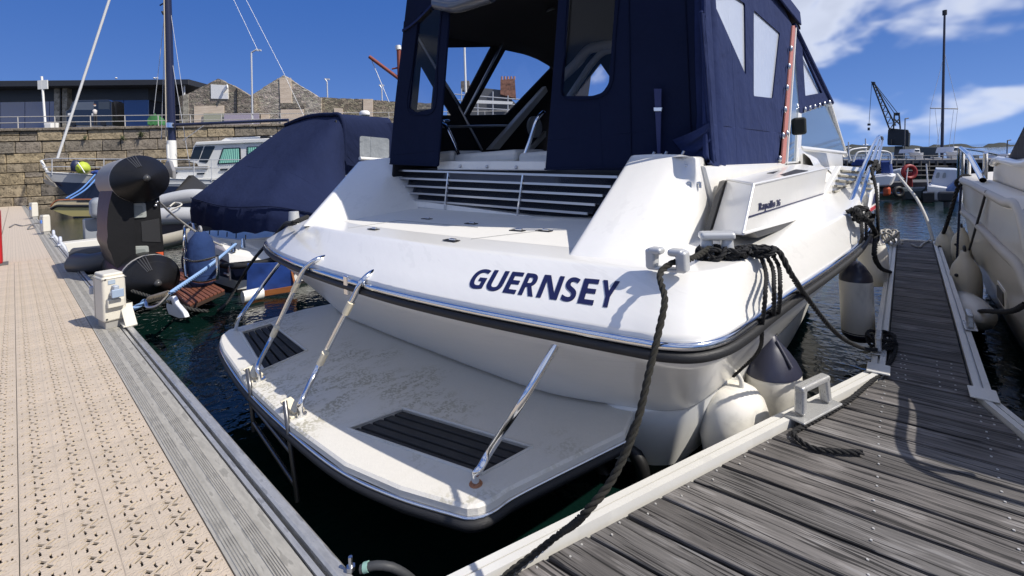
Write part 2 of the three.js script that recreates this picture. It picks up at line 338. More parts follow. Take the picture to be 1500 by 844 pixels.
// ------------------------------------------------------------------ finger pontoon of weathered planks
const FL = [[-1.425, -0.85], [-0.195, -4.06], [-0.19, -10.25]], FR = [[1.43, -0.85], [0.315, -4.0], [0.335, -10.25]];
const edgeX = (e, z) => { for (let i = 0; i < 2; i++) if (z >= e[i + 1][1] || i === 1) { const t = (z - e[i][1]) / (e[i + 1][1] - e[i][1]); return mix(e[i][0], e[i + 1][0], t); } };
const finger = struct('finger_pontoon', plate([[-1.38, -0.87], [-0.16, -4.07], [-0.16, -10.2], [0.3, -10.2], [0.28, -4.02], [1.38, -0.87]], -0.05, 0.45, 0), std([0.03, 0.03, 0.028], 0.9));
{
  const tW = tex(1024, 1024, (u, v) => {                              // grey weathered hardwood, grain along u
    const w = (fbm(u * 4, v * 16, 3, 141, 4, 16) - 0.5) * 0.011;
    const g = fbm(u * 3, (v + w) * 150, 4, 143, 3, 150), f = fbm(u * 9, (v + w) * 300, 2, 147, 9, 300), b = fbm(u * 5, v * 14, 5, 149, 5, 14);
    const crack = sst(0.64, 0.70, fbm(u * 3, (v + w * 1.5) * 130, 2, 151, 3, 130));
    const k = (0.58 + 0.58 * (g - 0.5) + 0.42 * (f - 0.5) + 0.5 * (b - 0.5)) * (1 - 0.8 * crack) + 0.42 * sst(0.58, 0.72, b) * sst(0.4, 0.6, f);
    return [k * 1.01, k * 0.985, k * 0.965];
  }, true, 0.9, 0.9);
  const tWb = tex(1024, 1024, (u, v) => {
    const w = (fbm(u * 4, v * 16, 3, 141, 4, 16) - 0.5) * 0.011;
    return 0.5 * fbm(u * 3, (v + w) * 150, 4, 143, 3, 150) + 0.3 * fbm(u * 9, (v + w) * 300, 2, 147, 9, 300) + 0.2 - 0.5 * sst(0.64, 0.70, fbm(u * 3, (v + w * 1.5) * 130, 2, 151, 3, 130));
  }, false, 0.9, 0.9);
  const mats = [0.19, 0.235, 0.15, 0.21, 0.265].map((k, i) => std([k * 1.02, k * (0.985 - 0.008 * i), k * (0.97 - 0.012 * i)], 0.8, { map: tW, bumpMap: tWb, bumpScale: 0.005 }));
  const PIT = 0.197, screws = [];
  const sk = z => -0.045 * sst(-4.2, -2.2, z);                         // the boards near the root run a touch askew
  for (let k = 0; k < 48; k++) {
    const z0 = -0.86 - k * PIT, z1 = z0 - PIT + 0.021;
    const pts = [];
    const lx = z => edgeX(FL, z) + 0.045, rx = z => edgeX(FR, z) - 0.045, s = x => sk(z0) * (x + 0.2);
    pts.push([lx(z0), z0 + s(lx(z0))], [rx(z0), z0 + s(rx(z0))], [rx(z1), z1 + s(rx(z1))], [lx(z1), z1 + s(lx(z1))]);
    const g = plate(pts, 0.0, 0.035, 0.004);
    const uv = g.attributes.uv, du = rnd() * 5, dv = rnd() * 5; for (let i = 0; i < uv.count; i++) uv.setXY(i, uv.getX(i) + du, uv.getY(i) + dv);
    const m = part('plank', g, mats[Math.floor(rnd() * 5)], finger);
    m.position.y += rr(-0.003, 0.001); m.rotation.z = rr(-0.001, 0.001);
    for (const x of [edgeX(FL, z0) + 0.12, z0 > -4 ? -0.16 : -0.05, z0 > -4 ? 0.28 : 0.12, edgeX(FR, z0) - 0.12]) for (const f of [0.28, 0.72]) {
      if (z0 < -4.6) continue;
      if (x < lx(z0) + 0.02 || x > rx(z0) - 0.02) continue;
      const zz = mix(z0, z1, f) + s(x); screws.push(new THREE.CylinderGeometry(0.0048, 0.0048, 0.004, 8).translate(x + rr(-0.006, 0.006), 0.001, zz));
    }
  }
  const sc = part('screw', screws, std([0.6, 0.59, 0.56], 0.45, { metalness: 0.4 }), finger); sc.userData.kind = 'stuff';
  // white aluminium edge channels
  const tA = tex(512, 512, (u, v) => { const n = fbm(u * 8, v * 8, 6, 161, 8, 8); const k = 0.95 + 0.10 * (n - 0.5) - 0.08 * sst(0.66, 0.76, n); return [k, k * 0.99, k * 0.965]; }, true, 0.9);
  const mA = std([0.74, 0.735, 0.71], 0.5, { metalness: 0.1, map: tA });
  const rail = (a, b, side) => {
    const A = V(a[0], 0, a[1]), B = V(b[0], 0, b[1]), d = B.clone().sub(A).normalize(), n = V(d.z, 0, -d.x).multiplyScalar(side), o = (p, k, y) => p.clone().addScaledVector(n, k).setY(y);
    const strip = (k0, k1, y0, y1) => { const kc = (k0 + k1) / 2; return beam(o(A, kc, (y0 + y1) / 2), o(B, kc, (y0 + y1) / 2), Math.abs(k1 - k0), y1 - y0); };
    part('edge_channel', uvBox(merge([strip(0.0, 0.034, -0.16, 0.03), strip(-0.014, 0.0, -0.05, 0.0), strip(-0.048, -0.014, -0.05, 0.022)])), mA, finger);
  };
  rail(FL[0], FL[1], -1); rail(FL[1], FL[2], -1); rail(FR[0], FR[1], 1); rail(FR[1], FR[2], 1);
  part('edge_channel', uvBox(box(0.58, 0.14, 0.05, 0.075, -0.05, -10.28)), mA, finger);
  for (const [x, z] of [[-0.195, -4.06], [0.315, -4.0]]) part('corner_bracket', uvBox(rbox(0.13, 0.012, 0.17, 0.005, x, 0.037, z)), mA, finger);
}
// ------------------------------------------------------------------ stone quay wall beyond the moorings
let Q;
const QD = 45;                                                          // its distance in front of the lens
const stoneTex = (s, sc) => tex(512, 512, (u, v) => { const n = fbm(u * 6, v * 6, 6, s, 6, 6), f = fbm(u * 30, v * 30, 4, s + 5, 30, 30); const k = 0.76 + 1.0 * (n - 0.5) + 0.7 * (f - 0.5) - 0.25 * sst(0.6, 0.72, fbm(u * 12, v * 12, 4, s + 9, 12, 12)); return [k * 1.02, k, k * 0.95]; }, true, sc);
const tStone = stoneTex(171, 0.4);
{
  const L0 = PD(-160, 280, 43), R0 = PD(760, 245, 60), dir = R0.clone().sub(L0).setY(0), LEN = dir.length(); dir.normalize();
  const back = V(dir.z, 0, -dir.x); if (back.dot(L0) < 0) back.negate();
  const top = 8.0, bot = -0.9;
  const at = (s, y, d = 0) => L0.clone().addScaledVector(dir, s).addScaledVector(back, d).setY(y);
  const blk = (s0, s1, y0, y1, d0, d1) => { const g = rbox(s1 - s0, y1 - y0, d1 - d0, 0.05, 0, 0, 0, 1); g.applyMatrix4(new THREE.Matrix4().makeBasis(dir.clone().negate(), V(0, 1, 0), back)); const c = at((s0 + s1) / 2, (y0 + y1) / 2, (d0 + d1) / 2); return uvBox(g.translate(c.x, c.y, c.z), 1, s0 * 1.7, y0); };
  const wallAt = (px, py) => { const r = ray(px, py), t = L0.clone().sub(EYEP).dot(back) / r.dot(back); return r.multiplyScalar(t - 0.15).add(EYEP); };
  const wall = thing('quay_wall', 'high weathered stone quay wall behind the sailing yacht and walkway end', 'wall', at(LEN / 2, bot));
  part('wall_core', blk(-0.2, LEN + 0.2, bot, top - 0.05, 0.32, 4), std([0.06, 0.052, 0.042], 0.95), wall);
  const colr = [[0.36, 0.30, 0.215], [0.33, 0.275, 0.205], [0.42, 0.345, 0.235], [0.26, 0.23, 0.19], [0.30, 0.26, 0.215], [0.45, 0.365, 0.235], [0.20, 0.178, 0.152]];
  const mS = colr.map(c => std(c, 0.92, { map: tStone, bumpMap: tStone, bumpScale: 0.05 }));
  let y = bot;
  while (y < top - 0.35) {
    const h = Math.min(rr(0.85, 1.35), top - 0.3 - y); let s = rr(-1.5, 0);
    while (s < LEN) {
      const w = rr(1.1, 3.4), grey = y > 5 ? 0.6 : y < 1.0 ? 0.5 : 0.15;
      const i = rnd() < grey ? [3, 4, 6, 4][Math.floor(rnd() * 4)] : [0, 1, 2, 5, 0, 4][Math.floor(rnd() * 6)];
      const c = rnd() < 0.28 && w < 2.2 ? rr(0.35, 0.65) : 1, a0 = s + 0.035, a1 = s + w - 0.035;
      part('stone', blk(a0, a1, y + rr(0.02, 0.06), y + h * c - rr(0.02, 0.06), rr(0, 0.16), 0.5), mS[i], wall);
      if (c < 1) part('stone', blk(a0, a1, y + h * c + 0.03, y + h - rr(0.02, 0.06), rr(0, 0.16), 0.5), mS[(i + 2) % 7], wall);
      s += w;
    }
    y += h;
  }
  for (let s = 0; s < LEN; s += 2.4) part('coping_stone', blk(s + 0.01, s + 2.38, top - 0.3, top, -0.1, 1.2), mS[4], wall);
  // quay surface behind the coping
  const q = struct('quay', uvBox(merge([(() => { const g = new THREE.BoxGeometry(LEN + 60, 0.3, 90); g.applyMatrix4(new THREE.Matrix4().makeBasis(dir.clone().negate(), V(0, 1, 0), back)); const c = at(LEN / 2 - 10, top - 0.2, 1.25 + 45); return g.translate(c.x, c.y, c.z); })()])), std([0.13, 0.125, 0.12], 0.9, { map: tStone }));
  // railing along the top
  const r = thing('quay_railing', 'galvanised three rail railing running along the top of the quay wall', 'railing', at(LEN / 2, top));
  const mR = std([0.48, 0.46, 0.43], 0.5, { metalness: 0.3 });
  for (let s = 0.4; s < LEN; s += 3.1) part('post', bar(at(s, top, 0.5), at(s, top + 1.25, 0.5), 0.05, 7), mR, r);
  for (const k of [0.62, 1.24]) part('rail', bar(at(0, top + k, 0.5), at(LEN, top + k, 0.5), 0.045, 7), mR, r);
  // weeds in the joints
  const mW = std([0.06, 0.07, 0.03], 0.9);
  for (const [px, py, n, what] of [[206, 198, 40, 'larger dark weed tuft below the railing, nearest the navy mast'], [180, 203, 24, 'smaller weed tuft in the quay wall, left of the larger tuft'], [124, 203, 16, 'smallest weed tuft high on the quay wall under the black van']]) {
    const c = wallAt(px, py), out = [];
    for (let i = 0; i < n; i++) { const a = rnd() * 6.28, l = rr(0.25, 0.6) * (n / 40 + 0.4), e = V(Math.cos(a) * l, rr(-0.3, 0.55), Math.sin(a) * l * 0.5); const g = new THREE.ConeGeometry(0.07, l, 4); g.applyQuaternion(new THREE.Quaternion().setFromUnitVectors(V(0, 1, 0), e.clone().normalize())); g.translate(c.x + e.x * 0.5, c.y + e.y * 0.5, c.z + e.z * 0.5); out.push(g); }
    solo('weed_tuft', out, mW, what, 'plant');
  }
  Q = { wallAt, at, dir, back, LEN, top, mS, blk };
}
// ------------------------------------------------------------------ the white motor cruiser
const cr = thing('motor_cruiser', 'large white motor cruiser moored stern-to with navy canopy and swim platform, GUERNSEY on its stern', 'motor boat', V(-3, WATER, -5));
const R_ = (a) => a.map(([x, z]) => [x, z]);
// plan outlines from the bow down the starboard side, round the stern and back up the port side
const ringRail = [[-3.07, -12.6], [-2.2, -11.9], [-1.3, -10.7], [-0.68, -9.2], [-0.38, -7.4], [-0.285, -5.6], [-0.29, -4.37], [-0.36, -3.55], [-0.425, -3.0], [-0.475, -2.61], [-0.512, -2.27], [-0.538, -2.0], [-0.572, -1.82], [-0.635, -1.71], [-0.73, -1.655], [-0.86, -1.63], [-1.26, -1.575], [-1.72, -1.525], [-2.31, -1.49], [-2.99, -1.50], [-3.46, -1.525], [-3.94, -1.565], [-4.53, -1.65], [-5.1, -1.78], [-5.42, -1.90], [-5.6, -2.15], [-5.68, -2.6], [-5.75, -3.4], [-5.8, -4.5], [-5.8, -6.0], [-5.6, -8.2], [-5.0, -10.2], [-4.1, -11.8]];
const ringChine = [[-3.07, -11.9], [-2.5, -11.2], [-1.9, -10.0], [-1.3, -8.6], [-0.86, -7.0], [-0.78, -5.6], [-0.80, -4.5], [-0.855, -3.8], [-0.895, -3.4], [-0.935, -3.05], [-0.96, -2.86], [-0.975, -2.76], [-0.995, -2.68], [-1.025, -2.60], [-1.07, -2.55], [-1.13, -2.50], [-1.40, -2.39], [-1.80, -2.27], [-2.4, -2.24], [-3.0, -2.24], [-3.46, -2.24], [-3.94, -2.25], [-4.43, -2.27], [-4.8, -2.35], [-5.0, -2.45], [-5.1, -2.6], [-5.15, -2.9], [-5.2, -3.5], [-5.2, -4.5], [-5.2, -6.0], [-5.0, -7.8], [-4.4, -9.6], [-3.7, -11.0]];
const deckY = 1.12;
let STERN;
const ringY = (ring, y, rise = 0) => spl(ring.map(([x, z]) => V(x, y + rise * Math.pow(sst(-4.4, -12.5, z), 1.4), z)), 150, true);
const inset = (ring, k, cx = -3.07, cz = -6.2) => ring.map(([x, z]) => [cx + (x - cx) * k, cz + (z - cz) * k]);
const scaleHull = (t) => ringChine.map(([x, z], i) => { // between the chine and keel
  return [mix(x, -3.07, t), z + (z > -4 ? 0 : t * 0.8) - (z > -4 ? t * 0.25 : 0)];
});
const ringWl = ringChine.map(([x, z]) => { const k = sst(-3.3, -2.3, z); return [mix(x, -3.07, 0.075), z - 0.16 * k]; });
const recess = ringChine.map(([x, z], i) => (i >= 17 && i <= 23) ? [x, z - 0.55] : [mix(x, -3.07, 0.004), z - 0.005]);
{
  const top = ringY(ringRail, 0.82, 0.45), mid = top.map((p, i) => lerp3(p, ringY(ringChine, 0.12, 0.3)[i], 0.5));
  const ch = ringY(ringChine, 0.12, 0.3);
  mid.forEach((p, i) => { const k = sst(-3, -6, p.z) ; p.x += (p.x > -3.07 ? -0.05 : 0.05) * (0.15 + k * 0.9); p.z -= 0.03 * (1 - k); });
  const rows = [ringY(ringRail, 0.9, 0.45), top];
  for (let j = 1; j <= 8; j++) { const t = j / 8; rows.push(top.map((p, i) => { const a = lerp3(p, mid[i], t), b = lerp3(mid[i], ch[i], t); return lerp3(a, b, t); })); }
  part('hull', grid(rows, true), M.gel, cr);
  const c1 = ringY(ringChine, 0.119, 0.3), c2 = ringY(recess, 0.105, 0.3), c3 = ringY(ringWl, -0.34);
  part('lower_hull', [grid([c1, c2], true), grid([c2, c2.map((p, i) => lerp3(p, c3[i], 0.5)), c3], true)], phy([0.80, 0.80, 0.775], 0.4, { map: tGrime }), cr);
  part('antifouling', grid([c3, ringY(ringWl.map(([x, z]) => [mix(x, -3.07, 0.03), z]), -0.42), ringY(ringWl.map(([x, z]) => [mix(x, -3.07, 0.5), z - 0.3]), -0.85)], true), std([0.012, 0.013, 0.016], 0.5), cr);
  // rubbing strake: black rubber below a bright steel strip
  const band = (y0, y1, out, m, name) => {
    const a = ringY(ringRail, y0, 0.45), b = ringY(ringRail, y1, 0.45);
    const o = (ring, k) => ring.map((p, i) => { const q = ring[(i + 1) % ring.length], r = ring[(i + ring.length - 1) % ring.length], t = q.clone().sub(r).setY(0).normalize(); return V(p.x - t.z * k, p.y, p.z + t.x * k); });
    const sgn = (() => { const q = o(a, 0.02)[60]; return Math.hypot(q.x + 3.07, q.z + 6) > Math.hypot(a[60].x + 3.07, a[60].z + 6) ? 1 : -1; })();
    const dy = (y1 - y0) * 0.22, up = (ring, d) => ring.map(p => p.clone().setY(p.y + d));
    part(name, grid([a, o(a, sgn * out * 0.6), up(o(a, sgn * out), dy), up(o(b, sgn * out), -dy), o(b, sgn * out * 0.6), b], true), m, cr);
  };
  band(0.822, 0.863, 0.034, M.rubber, 'rubbing_strake');
  band(0.866, 0.900, 0.026, M.steel, 'steel_strip');
  // deck moulding: sloping stern panel and gunwale up to the deck edge
  const gun = [[-3.07, -12.3], [-2.25, -11.6], [-1.4, -10.5], [-0.78, -9.1], [-0.46, -7.4], [-0.36, -5.6], [-0.35, -4.3], [-0.415, -3.5], [-0.475, -3.0], [-0.52, -2.6], [-0.55, -2.32], [-0.575, -2.12], [-0.61, -1.99], [-0.665, -1.905], [-0.76, -1.865], [-0.9, -1.85], [-1.28, -1.835], [-1.72, -1.815], [-2.31, -1.80], [-2.99, -1.81], [-3.46, -1.84], [-3.94, -1.875], [-4.45, -1.97], [-4.92, -2.08], [-5.2, -2.18], [-5.4, -2.36], [-5.5, -2.75], [-5.58, -3.5], [-5.65, -4.5], [-5.65, -6.0], [-5.45, -8.1], [-4.9, -10.0], [-4.05, -11.5]];
  const g0 = ringY(ringRail, 0.90, 0.45), g0b = ringY(ringRail, 0.925, 0.45), g1 = ringY(gun, deckY, 0.4);
  const cen = V(-3.07, 0, -6.2), inn = (ring, d, dy) => ring.map(p => { const v = cen.clone().sub(p).setY(0).normalize(); return p.clone().addScaledVector(v, d).setY(p.y + dy); });
  const f = t => g0b.map((p, i) => lerp3(p, g1[i], t));
  const mould = part('deck_moulding', grid([g0, g0b, f(0.33), f(0.66), inn(f(0.93), 0.0, 0.0), inn(g1, 0.012, -0.004), inn(g1, 0.035, 0.0), inn(g1, 0.3, 0.004)], true), M.gel, cr);
  STERN = mould;
  const dk = inn(g1, 0.29, 0.0045); const geo = new THREE.ShapeGeometry(new THREE.Shape(dk.map(p => new THREE.Vector2(p.x, -p.z)))); geo.rotateX(-Math.PI / 2); geo.translate(0, deckY + 0.006, 0);
  { const p = geo.attributes.position; for (let i = 0; i < p.count; i++) p.setY(i, deckY + 0.0045 + 0.4 * Math.pow(sst(-4.4, -12.5, p.getZ(i)), 1.4)); geo.computeVertexNormals(); }
  part('deck', uvBox(geo), M.gelDeck, cr);
}
// hatch lids, latches and drains on the aft deck
{
  const Y = deckY + 0.009, P = (x, y) => PY(x, y, Y);
  const seam = (a, b) => beam(P(...a), P(...b), 0.004, 0.003);
  part('hatch_seam', [seam([510, 334], [585, 323]), seam([585, 323], [700, 333]), seam([690, 350], [790, 338])], std([0.3, 0.3, 0.29], 0.8), cr);
  for (const [x, y] of [[547, 335.5], [625, 320.5], [690, 327.5], [758, 337.5], [661, 352], [797, 338]]) {
    const c = P(x, y), l = part('hatch_latch', rbox(0.13, 0.006, 0.05, 0.003, c.x, c.y, c.z), M.black, cr);
    part('latch_lever', rbox(0.06, 0.012, 0.022, 0.004, c.x + 0.015, c.y + 0.007, c.z), M.steel, l);
  }
}
// buttresses at the two corners of the aft deck
function ruled(base, topc, n, close = true) {
  const dense = l => { const o = []; l.forEach((p, i) => { const q = l[(i + 1) % l.length]; for (let k = 0; k < 8; k++) o.push(lerp3(p, q, k / 8)); }); for (let it = 0; it < 10; it++) { const c = o.map(p => p.clone()); for (let i = 0; i < o.length; i++) o[i].copy(c[i]).multiplyScalar(0.5).addScaledVector(c[(i + 1) % c.length], 0.25).addScaledVector(c[(i + c.length - 1) % c.length], 0.25); } return o; };
  const A = dense(base), B = dense(topc), rows = [];
  for (let j = 0; j <= 6; j++) rows.push(A.map((p, i) => lerp3(p, B[i], j / 6)));
  const ins = (r, k, dy) => { const c = r.reduce((s, p) => s.add(p), V(0, 0, 0)).divideScalar(r.length); return r.map(p => lerp3(p, c, k).setY(p.y + dy)); };
  rows.push(ins(B, 0.05, 0.012), ins(B, 0.15, 0.016), ins(B, 0.98, 0.016));
  return grid(rows, true);
}
const CX = -0.93;                                                       // plane of the starboard coaming
{
  const D = (x, y) => PY(x, y, deckY), a = D(807, 381), b = D(862, 386), c = D(925, 387), d = D(983, 376), e = PX(1037, 350, CX);
  const t0 = PZ(919, 231, -2.9), t1 = PZ(960, 229.5, -2.9), t2 = PZ(1000, 229.5, -2.92), t3 = PX(1021, 233, CX);
  const bk = V(0, 0, -0.35);
  const base = [a, lerp3(a, b, 0.4), b, lerp3(b, c, 0.5), c, d, lerp3(d, e, 0.5), e, V(-1.0, deckY, -3.3), V(-1.5, deckY, -3.3), a.clone().add(V(-0.1, 0, -0.7))];
  const tp = [t0, lerp3(t0, t1, 0.35), lerp3(t0, t1, 0.7), t1, lerp3(t1, t2, 0.5), t2, lerp3(t2, t3, 0.5), t3, V(-1.02, t3.y, -3.25), V(-1.5, t3.y, -3.25), t0.clone().add(V(-0.05, 0, -0.35))];
  base.forEach(p => p.y -= 0.07);
  const but = part('buttress', ruled(base, tp, 90), M.gel, cr);
  const E0 = (x, y) => PY(x, y, deckY), l0 = E0(441, 331), l1 = E0(500, 324), l2 = E0(569, 316), p0 = PZ(525, 238, -2.95), p1 = PZ(572, 233, -3.3), out = V(-0.42, 0, 0.0);
  const lb = [l0, lerp3(l0, l1, 0.5), l1, lerp3(l1, l2, 0.5), l2, V(l2.x, deckY, -3.6), V(l0.x - 0.3, deckY, -3.6), V(l0.x - 0.35, deckY, -2.9), l0.clone().add(V(-0.25, 0, -0.12))];
  const lt = [p0, lerp3(p0, p1, 0.25), lerp3(p0, p1, 0.5), lerp3(p0, p1, 0.75), p1, V(p1.x, p1.y, -3.6), V(p0.x - 0.35, p1.y, -3.6), V(p0.x - 0.35, p1.y, -3.3), p0.clone().add(V(-0.22, 0, -0.1))];
  lb.forEach(p => p.y -= 0.01);
  part('buttress', ruled(lb, lt, 90), M.gel, cr);
  // black shore fitting beside the left buttress
  const k = PY(537, 316, deckY), cap = part('deck_filler', [bar(k, k.clone().add(V(0, 0.11, 0)), 0.022), bar(k.clone().add(V(0, 0.1, 0)), k.clone().add(V(-0.05, 0.155, 0)), 0.024)], M.black, cr);
  part('filler_collar', new THREE.CylinderGeometry(0.035, 0.035, 0.008, 16).translate(k.x, k.y + 0.005, k.z), M.steel, cap);
  for (const [x, y] of [[1005, 243], [1008, 268], [1022, 268]]) { const q = hitOn(but, x, y); if (!q) continue; q.x -= 0.004; part('canvas_hook', [bar(q, q.clone().add(V(0.018, 0, 0)), 0.009), bar(q.clone().add(V(0.018, 0.005, 0)), q.clone().add(V(0.018, -0.03, 0)), 0.008)], M.steelDull, cr); }
}
// cockpit back: white step, grille of bright bars over a dark vent
{
  const z = -3.25, B = (x, y, d = 0) => PZ(x, y, z + d);
  part('cockpit_bulkhead', [slab([B(566, 288), B(850, 326), B(850, 345), B(566, 320)], 0.3), slab([B(640, 236, -0.04), B(800, 236, -0.04), B(800, 250, -0.04), B(640, 249, -0.04)], 0.25, { bevel: 0.01 })], M.gel, cr);
  part('vent_recess', slab([B(571, 246, -0.22), B(930, 250, -0.22), B(930, 332, -0.22), B(571, 304, -0.22)], 0.04), std([0.02, 0.022, 0.03], 0.35), cr);
  const Lq = [249.5, 260.5, 271, 281, 290.5], Rq = [[905, 259.3], [895, 273.5], [883, 286.5], [872, 300], [861, 313]];
  const mFin = std([0.34, 0.37, 0.44], 0.25, { metalness: 0.9 });
  for (let i = 0; i < 5; i++) {
    const a = B(573, Lq[i]), b = B(...Rq[i]);
    part('grille_bar', beam(a, b, 0.014, 0.021), M.steelDull, cr);
    const a2 = B(573, Lq[i] + 4, -0.1), b2 = B(Rq[i][0], Rq[i][1] + 5, -0.1);
    part('vent_fin', beam(a2, b2, 0.13, 0.004, V(0, 1, 0.8).normalize()), mFin, cr);
  }
  part('grille_ledge', beam(B(568, 299.5), B(852, 328.5), 0.03, 0.016), M.steelDull, cr);
  for (const [x0, y0, x1, y1] of [[573, 248, 569, 300], [657, 253, 651.5, 309], [766.5, 256, 757.5, 319]]) part('grille_upright', beam(B(x0, y0, 0.012), B(x1, y1, 0.012), 0.022, 0.018), M.steel, cr);
  for (const x of [674, 713, 756]) { const q = B(x, 243.5 + (x - 674) * 0.02, -0.03); part('snap_stud', new THREE.SphereGeometry(0.018, 10, 6).translate(q.x, q.y, q.z), M.steelDull, cr); }
  // cushions
  const cush = std([0.62, 0.62, 0.60], 0.7, { map: tGrime, bumpMap: tFold, bumpScale: 0.01 });
  for (const [x0, x1] of [[612, 678], [679, 771], [773, 840]]) { const a = B(x0, 231, -0.35), b = B(x1, 231, -0.35); part('seat_cushion', uvBox(rbox(b.x - a.x - 0.01, 0.13, 0.55, 0.05, (a.x + b.x) / 2, (a.y + b.y) / 2, a.z - 0.1, 3)), cush, cr); }
  const hr = (pts, dz) => tube(pts.map(([x, y, d]) => B(x, y, d)), 0.022, 24, 10);
  part('handrail', hr([[657, 177, -0.5], [648, 179, -0.35], [654, 186, -0.3], [665, 210, -0.25], [675, 235, -0.2]]), M.steel, cr);
  part('handrail', hr([[792, 168, -0.45], [796, 165, -0.4], [787, 175, -0.3], [775, 210, -0.25], [765, 235, -0.2]]), M.steel, cr);
}
// raised box on the starboard side deck with the model lettering, and its dark strut
{
  const X = -0.60, f = [PX(1104, 270, X), PX(1088.5, 342.5, X), PX(1203, 311, X), PX(1212, 246, X)];
  const bk = [PX(1066, 263, -0.86), PX(1043.5, 338.5, -0.86), V(-0.86, f[2].y, f[2].z - 0.1), V(-0.86, f[3].y + 0.05, f[3].z - 0.1)];
  const g = new THREE.BufferGeometry(), q = [...f, ...bk], pos = [], face = (a, b, c, d) => { for (const i of [a, b, c, a, c, d]) pos.push(q[i].x, q[i].y, q[i].z); };
  face(0, 1, 2, 3); face(4, 5, 1, 0); face(0, 3, 7, 4); face(1, 5, 6, 2); face(3, 2, 6, 7); face(4, 7, 6, 5);
  g.setAttribute('position', new THREE.Float32BufferAttribute(pos, 3)); g.computeVertexNormals();
  const pod = part('side_locker', uvBox(g), M.gel, cr);
  const e = (a, b, r) => bar(q[a], q[b], r, 6);
  part('locker_edge', [e(0, 1, 0.008), e(0, 3, 0.008), e(1, 2, 0.008), e(4, 0, 0.008), e(5, 1, 0.008)], M.gel, pod);
  part('locker_gasket', slab([PX(1066, 264, -0.87), PX(1043, 339, -0.87), PX(1039.5, 338, -0.87), PX(1061, 266, -0.87)], 0.03), std([0.10, 0.095, 0.085], 0.7), pod);
  part('black_vent', uvBox(slab([bil([q[4], q[0], q[3], q[7]], 0.35, 0.3), bil([q[4], q[0], q[3], q[7]], 0.95, 0.3), bil([q[4], q[0], q[3], q[7]], 0.95, 0.62), bil([q[4], q[0], q[3], q[7]], 0.35, 0.62)], 0.01, { off: 0.008 })), M.black, pod);
  part('locker_strut', slab([PX(1104, 340, -0.60), PX(1111, 348.5, -0.60), PX(1194, 321, -0.60), PX(1194.5, 311, -0.60)], 0.12, { bevel: 0.004 }), std([0.035, 0.035, 0.036], 0.5), cr);
  const F = bil.bind(null, [f[0], f[3], f[2], f[1]]);
  part('blue_line', beam(F(0.0, 0.685).add(V(0.004, 0, 0)), F(0.985, 0.60).add(V(0.004, 0, 0)), 0.003, 0.007), M.letter, pod);
}
const loader = new FontLoader();
const fBold = await loader.loadAsync('fonts/droid/droid_sans_bold.typeface.json'), fSerif = await loader.loadAsync('fonts/droid/droid_serif_bold.typeface.json');
function lettering(str, font, o, u, v, depth, slant = 0) {                 // o lower left, u lower right, v upper left
  const g = new TextGeometry(str, { font, size: 1, depth: 1, curveSegments: 5, bevelEnabled: false });
  g.computeBoundingBox(); const b = g.boundingBox, ux = u.clone().sub(o), vy = v.clone().sub(o), n = ux.clone().cross(vy).normalize();
  const p = g.attributes.position;
  for (let i = 0; i < p.count; i++) { const X = (p.getX(i) - b.min.x) / (b.max.x - b.min.x), Y = (p.getY(i) - b.min.y) / (b.max.y - b.min.y), Z = p.getZ(i); const w = o.clone().addScaledVector(ux, X).addScaledVector(vy, Y).addScaledVector(n, Z * depth); p.setXYZ(i, w.x, w.y, w.z); }
  g.computeVertexNormals(); return g;
}
{
  // letters on the sloping stern panel: plane through the strake and the deck edge
  const a = V(-1.26, 0.925, -1.575), b = V(-1.28, deckY, -1.835), c = V(-0.86, 0.925, -1.63);
  const n = c.clone().sub(a).cross(b.clone().sub(a)).normalize(); if (n.z < 0) n.negate();
  STERN.updateMatrixWorld(true); cr.updateMatrixWorld(true); STERN.material.side = THREE.DoubleSide; const rc = new THREE.Raycaster();
  const on = (x, y) => { const r = ray(x, y); return r.multiplyScalar((a.clone().sub(EYEP).dot(n)) / r.dot(n)).add(EYEP).addScaledVector(n, 0.004); };
  const O = on(681, 419), U = on(905, 454), VV = on(697, 390);
  const str = 'GUERNSEY', N = str.length;
  // one part per letter, set along the panel
  const lay = []; let tot = 0; for (const ch of str) { const g = fBold.data.glyphs[ch]; lay.push([tot, tot + g.ha]); tot += g.ha; }
  const du = U.clone().sub(O), dv = VV.clone().sub(O);
  [...str].forEach((ch, i) => {
    const t0 = lay[i][0] / tot + 0.004, t1 = lay[i][1] / tot - 0.018, o = O.clone().addScaledVector(du, t0), u = O.clone().addScaledVector(du, t1), v = o.clone().add(dv);
    const g = lettering(ch, fBold, o, u, v, 0.003), p = g.attributes.position;
    for (let k = 0; k < p.count; k++) {                                 // laid onto the curve of the moulding
      const q = V(p.getX(k), p.getY(k), p.getZ(k)), front = q.clone().sub(a).dot(n) > 0.0055 ? 0.0035 : 0.001;
      rc.set(q.clone().addScaledVector(n, 0.4), n.clone().negate()); const hit = rc.intersectObject(STERN)[0];
      if (hit) { q.copy(hit.point).addScaledVector(n, front); p.setXYZ(k, q.x, q.y, q.z); }
    }
    g.computeVertexNormals(); part('letter', g, M.letter, cr);
  });
}
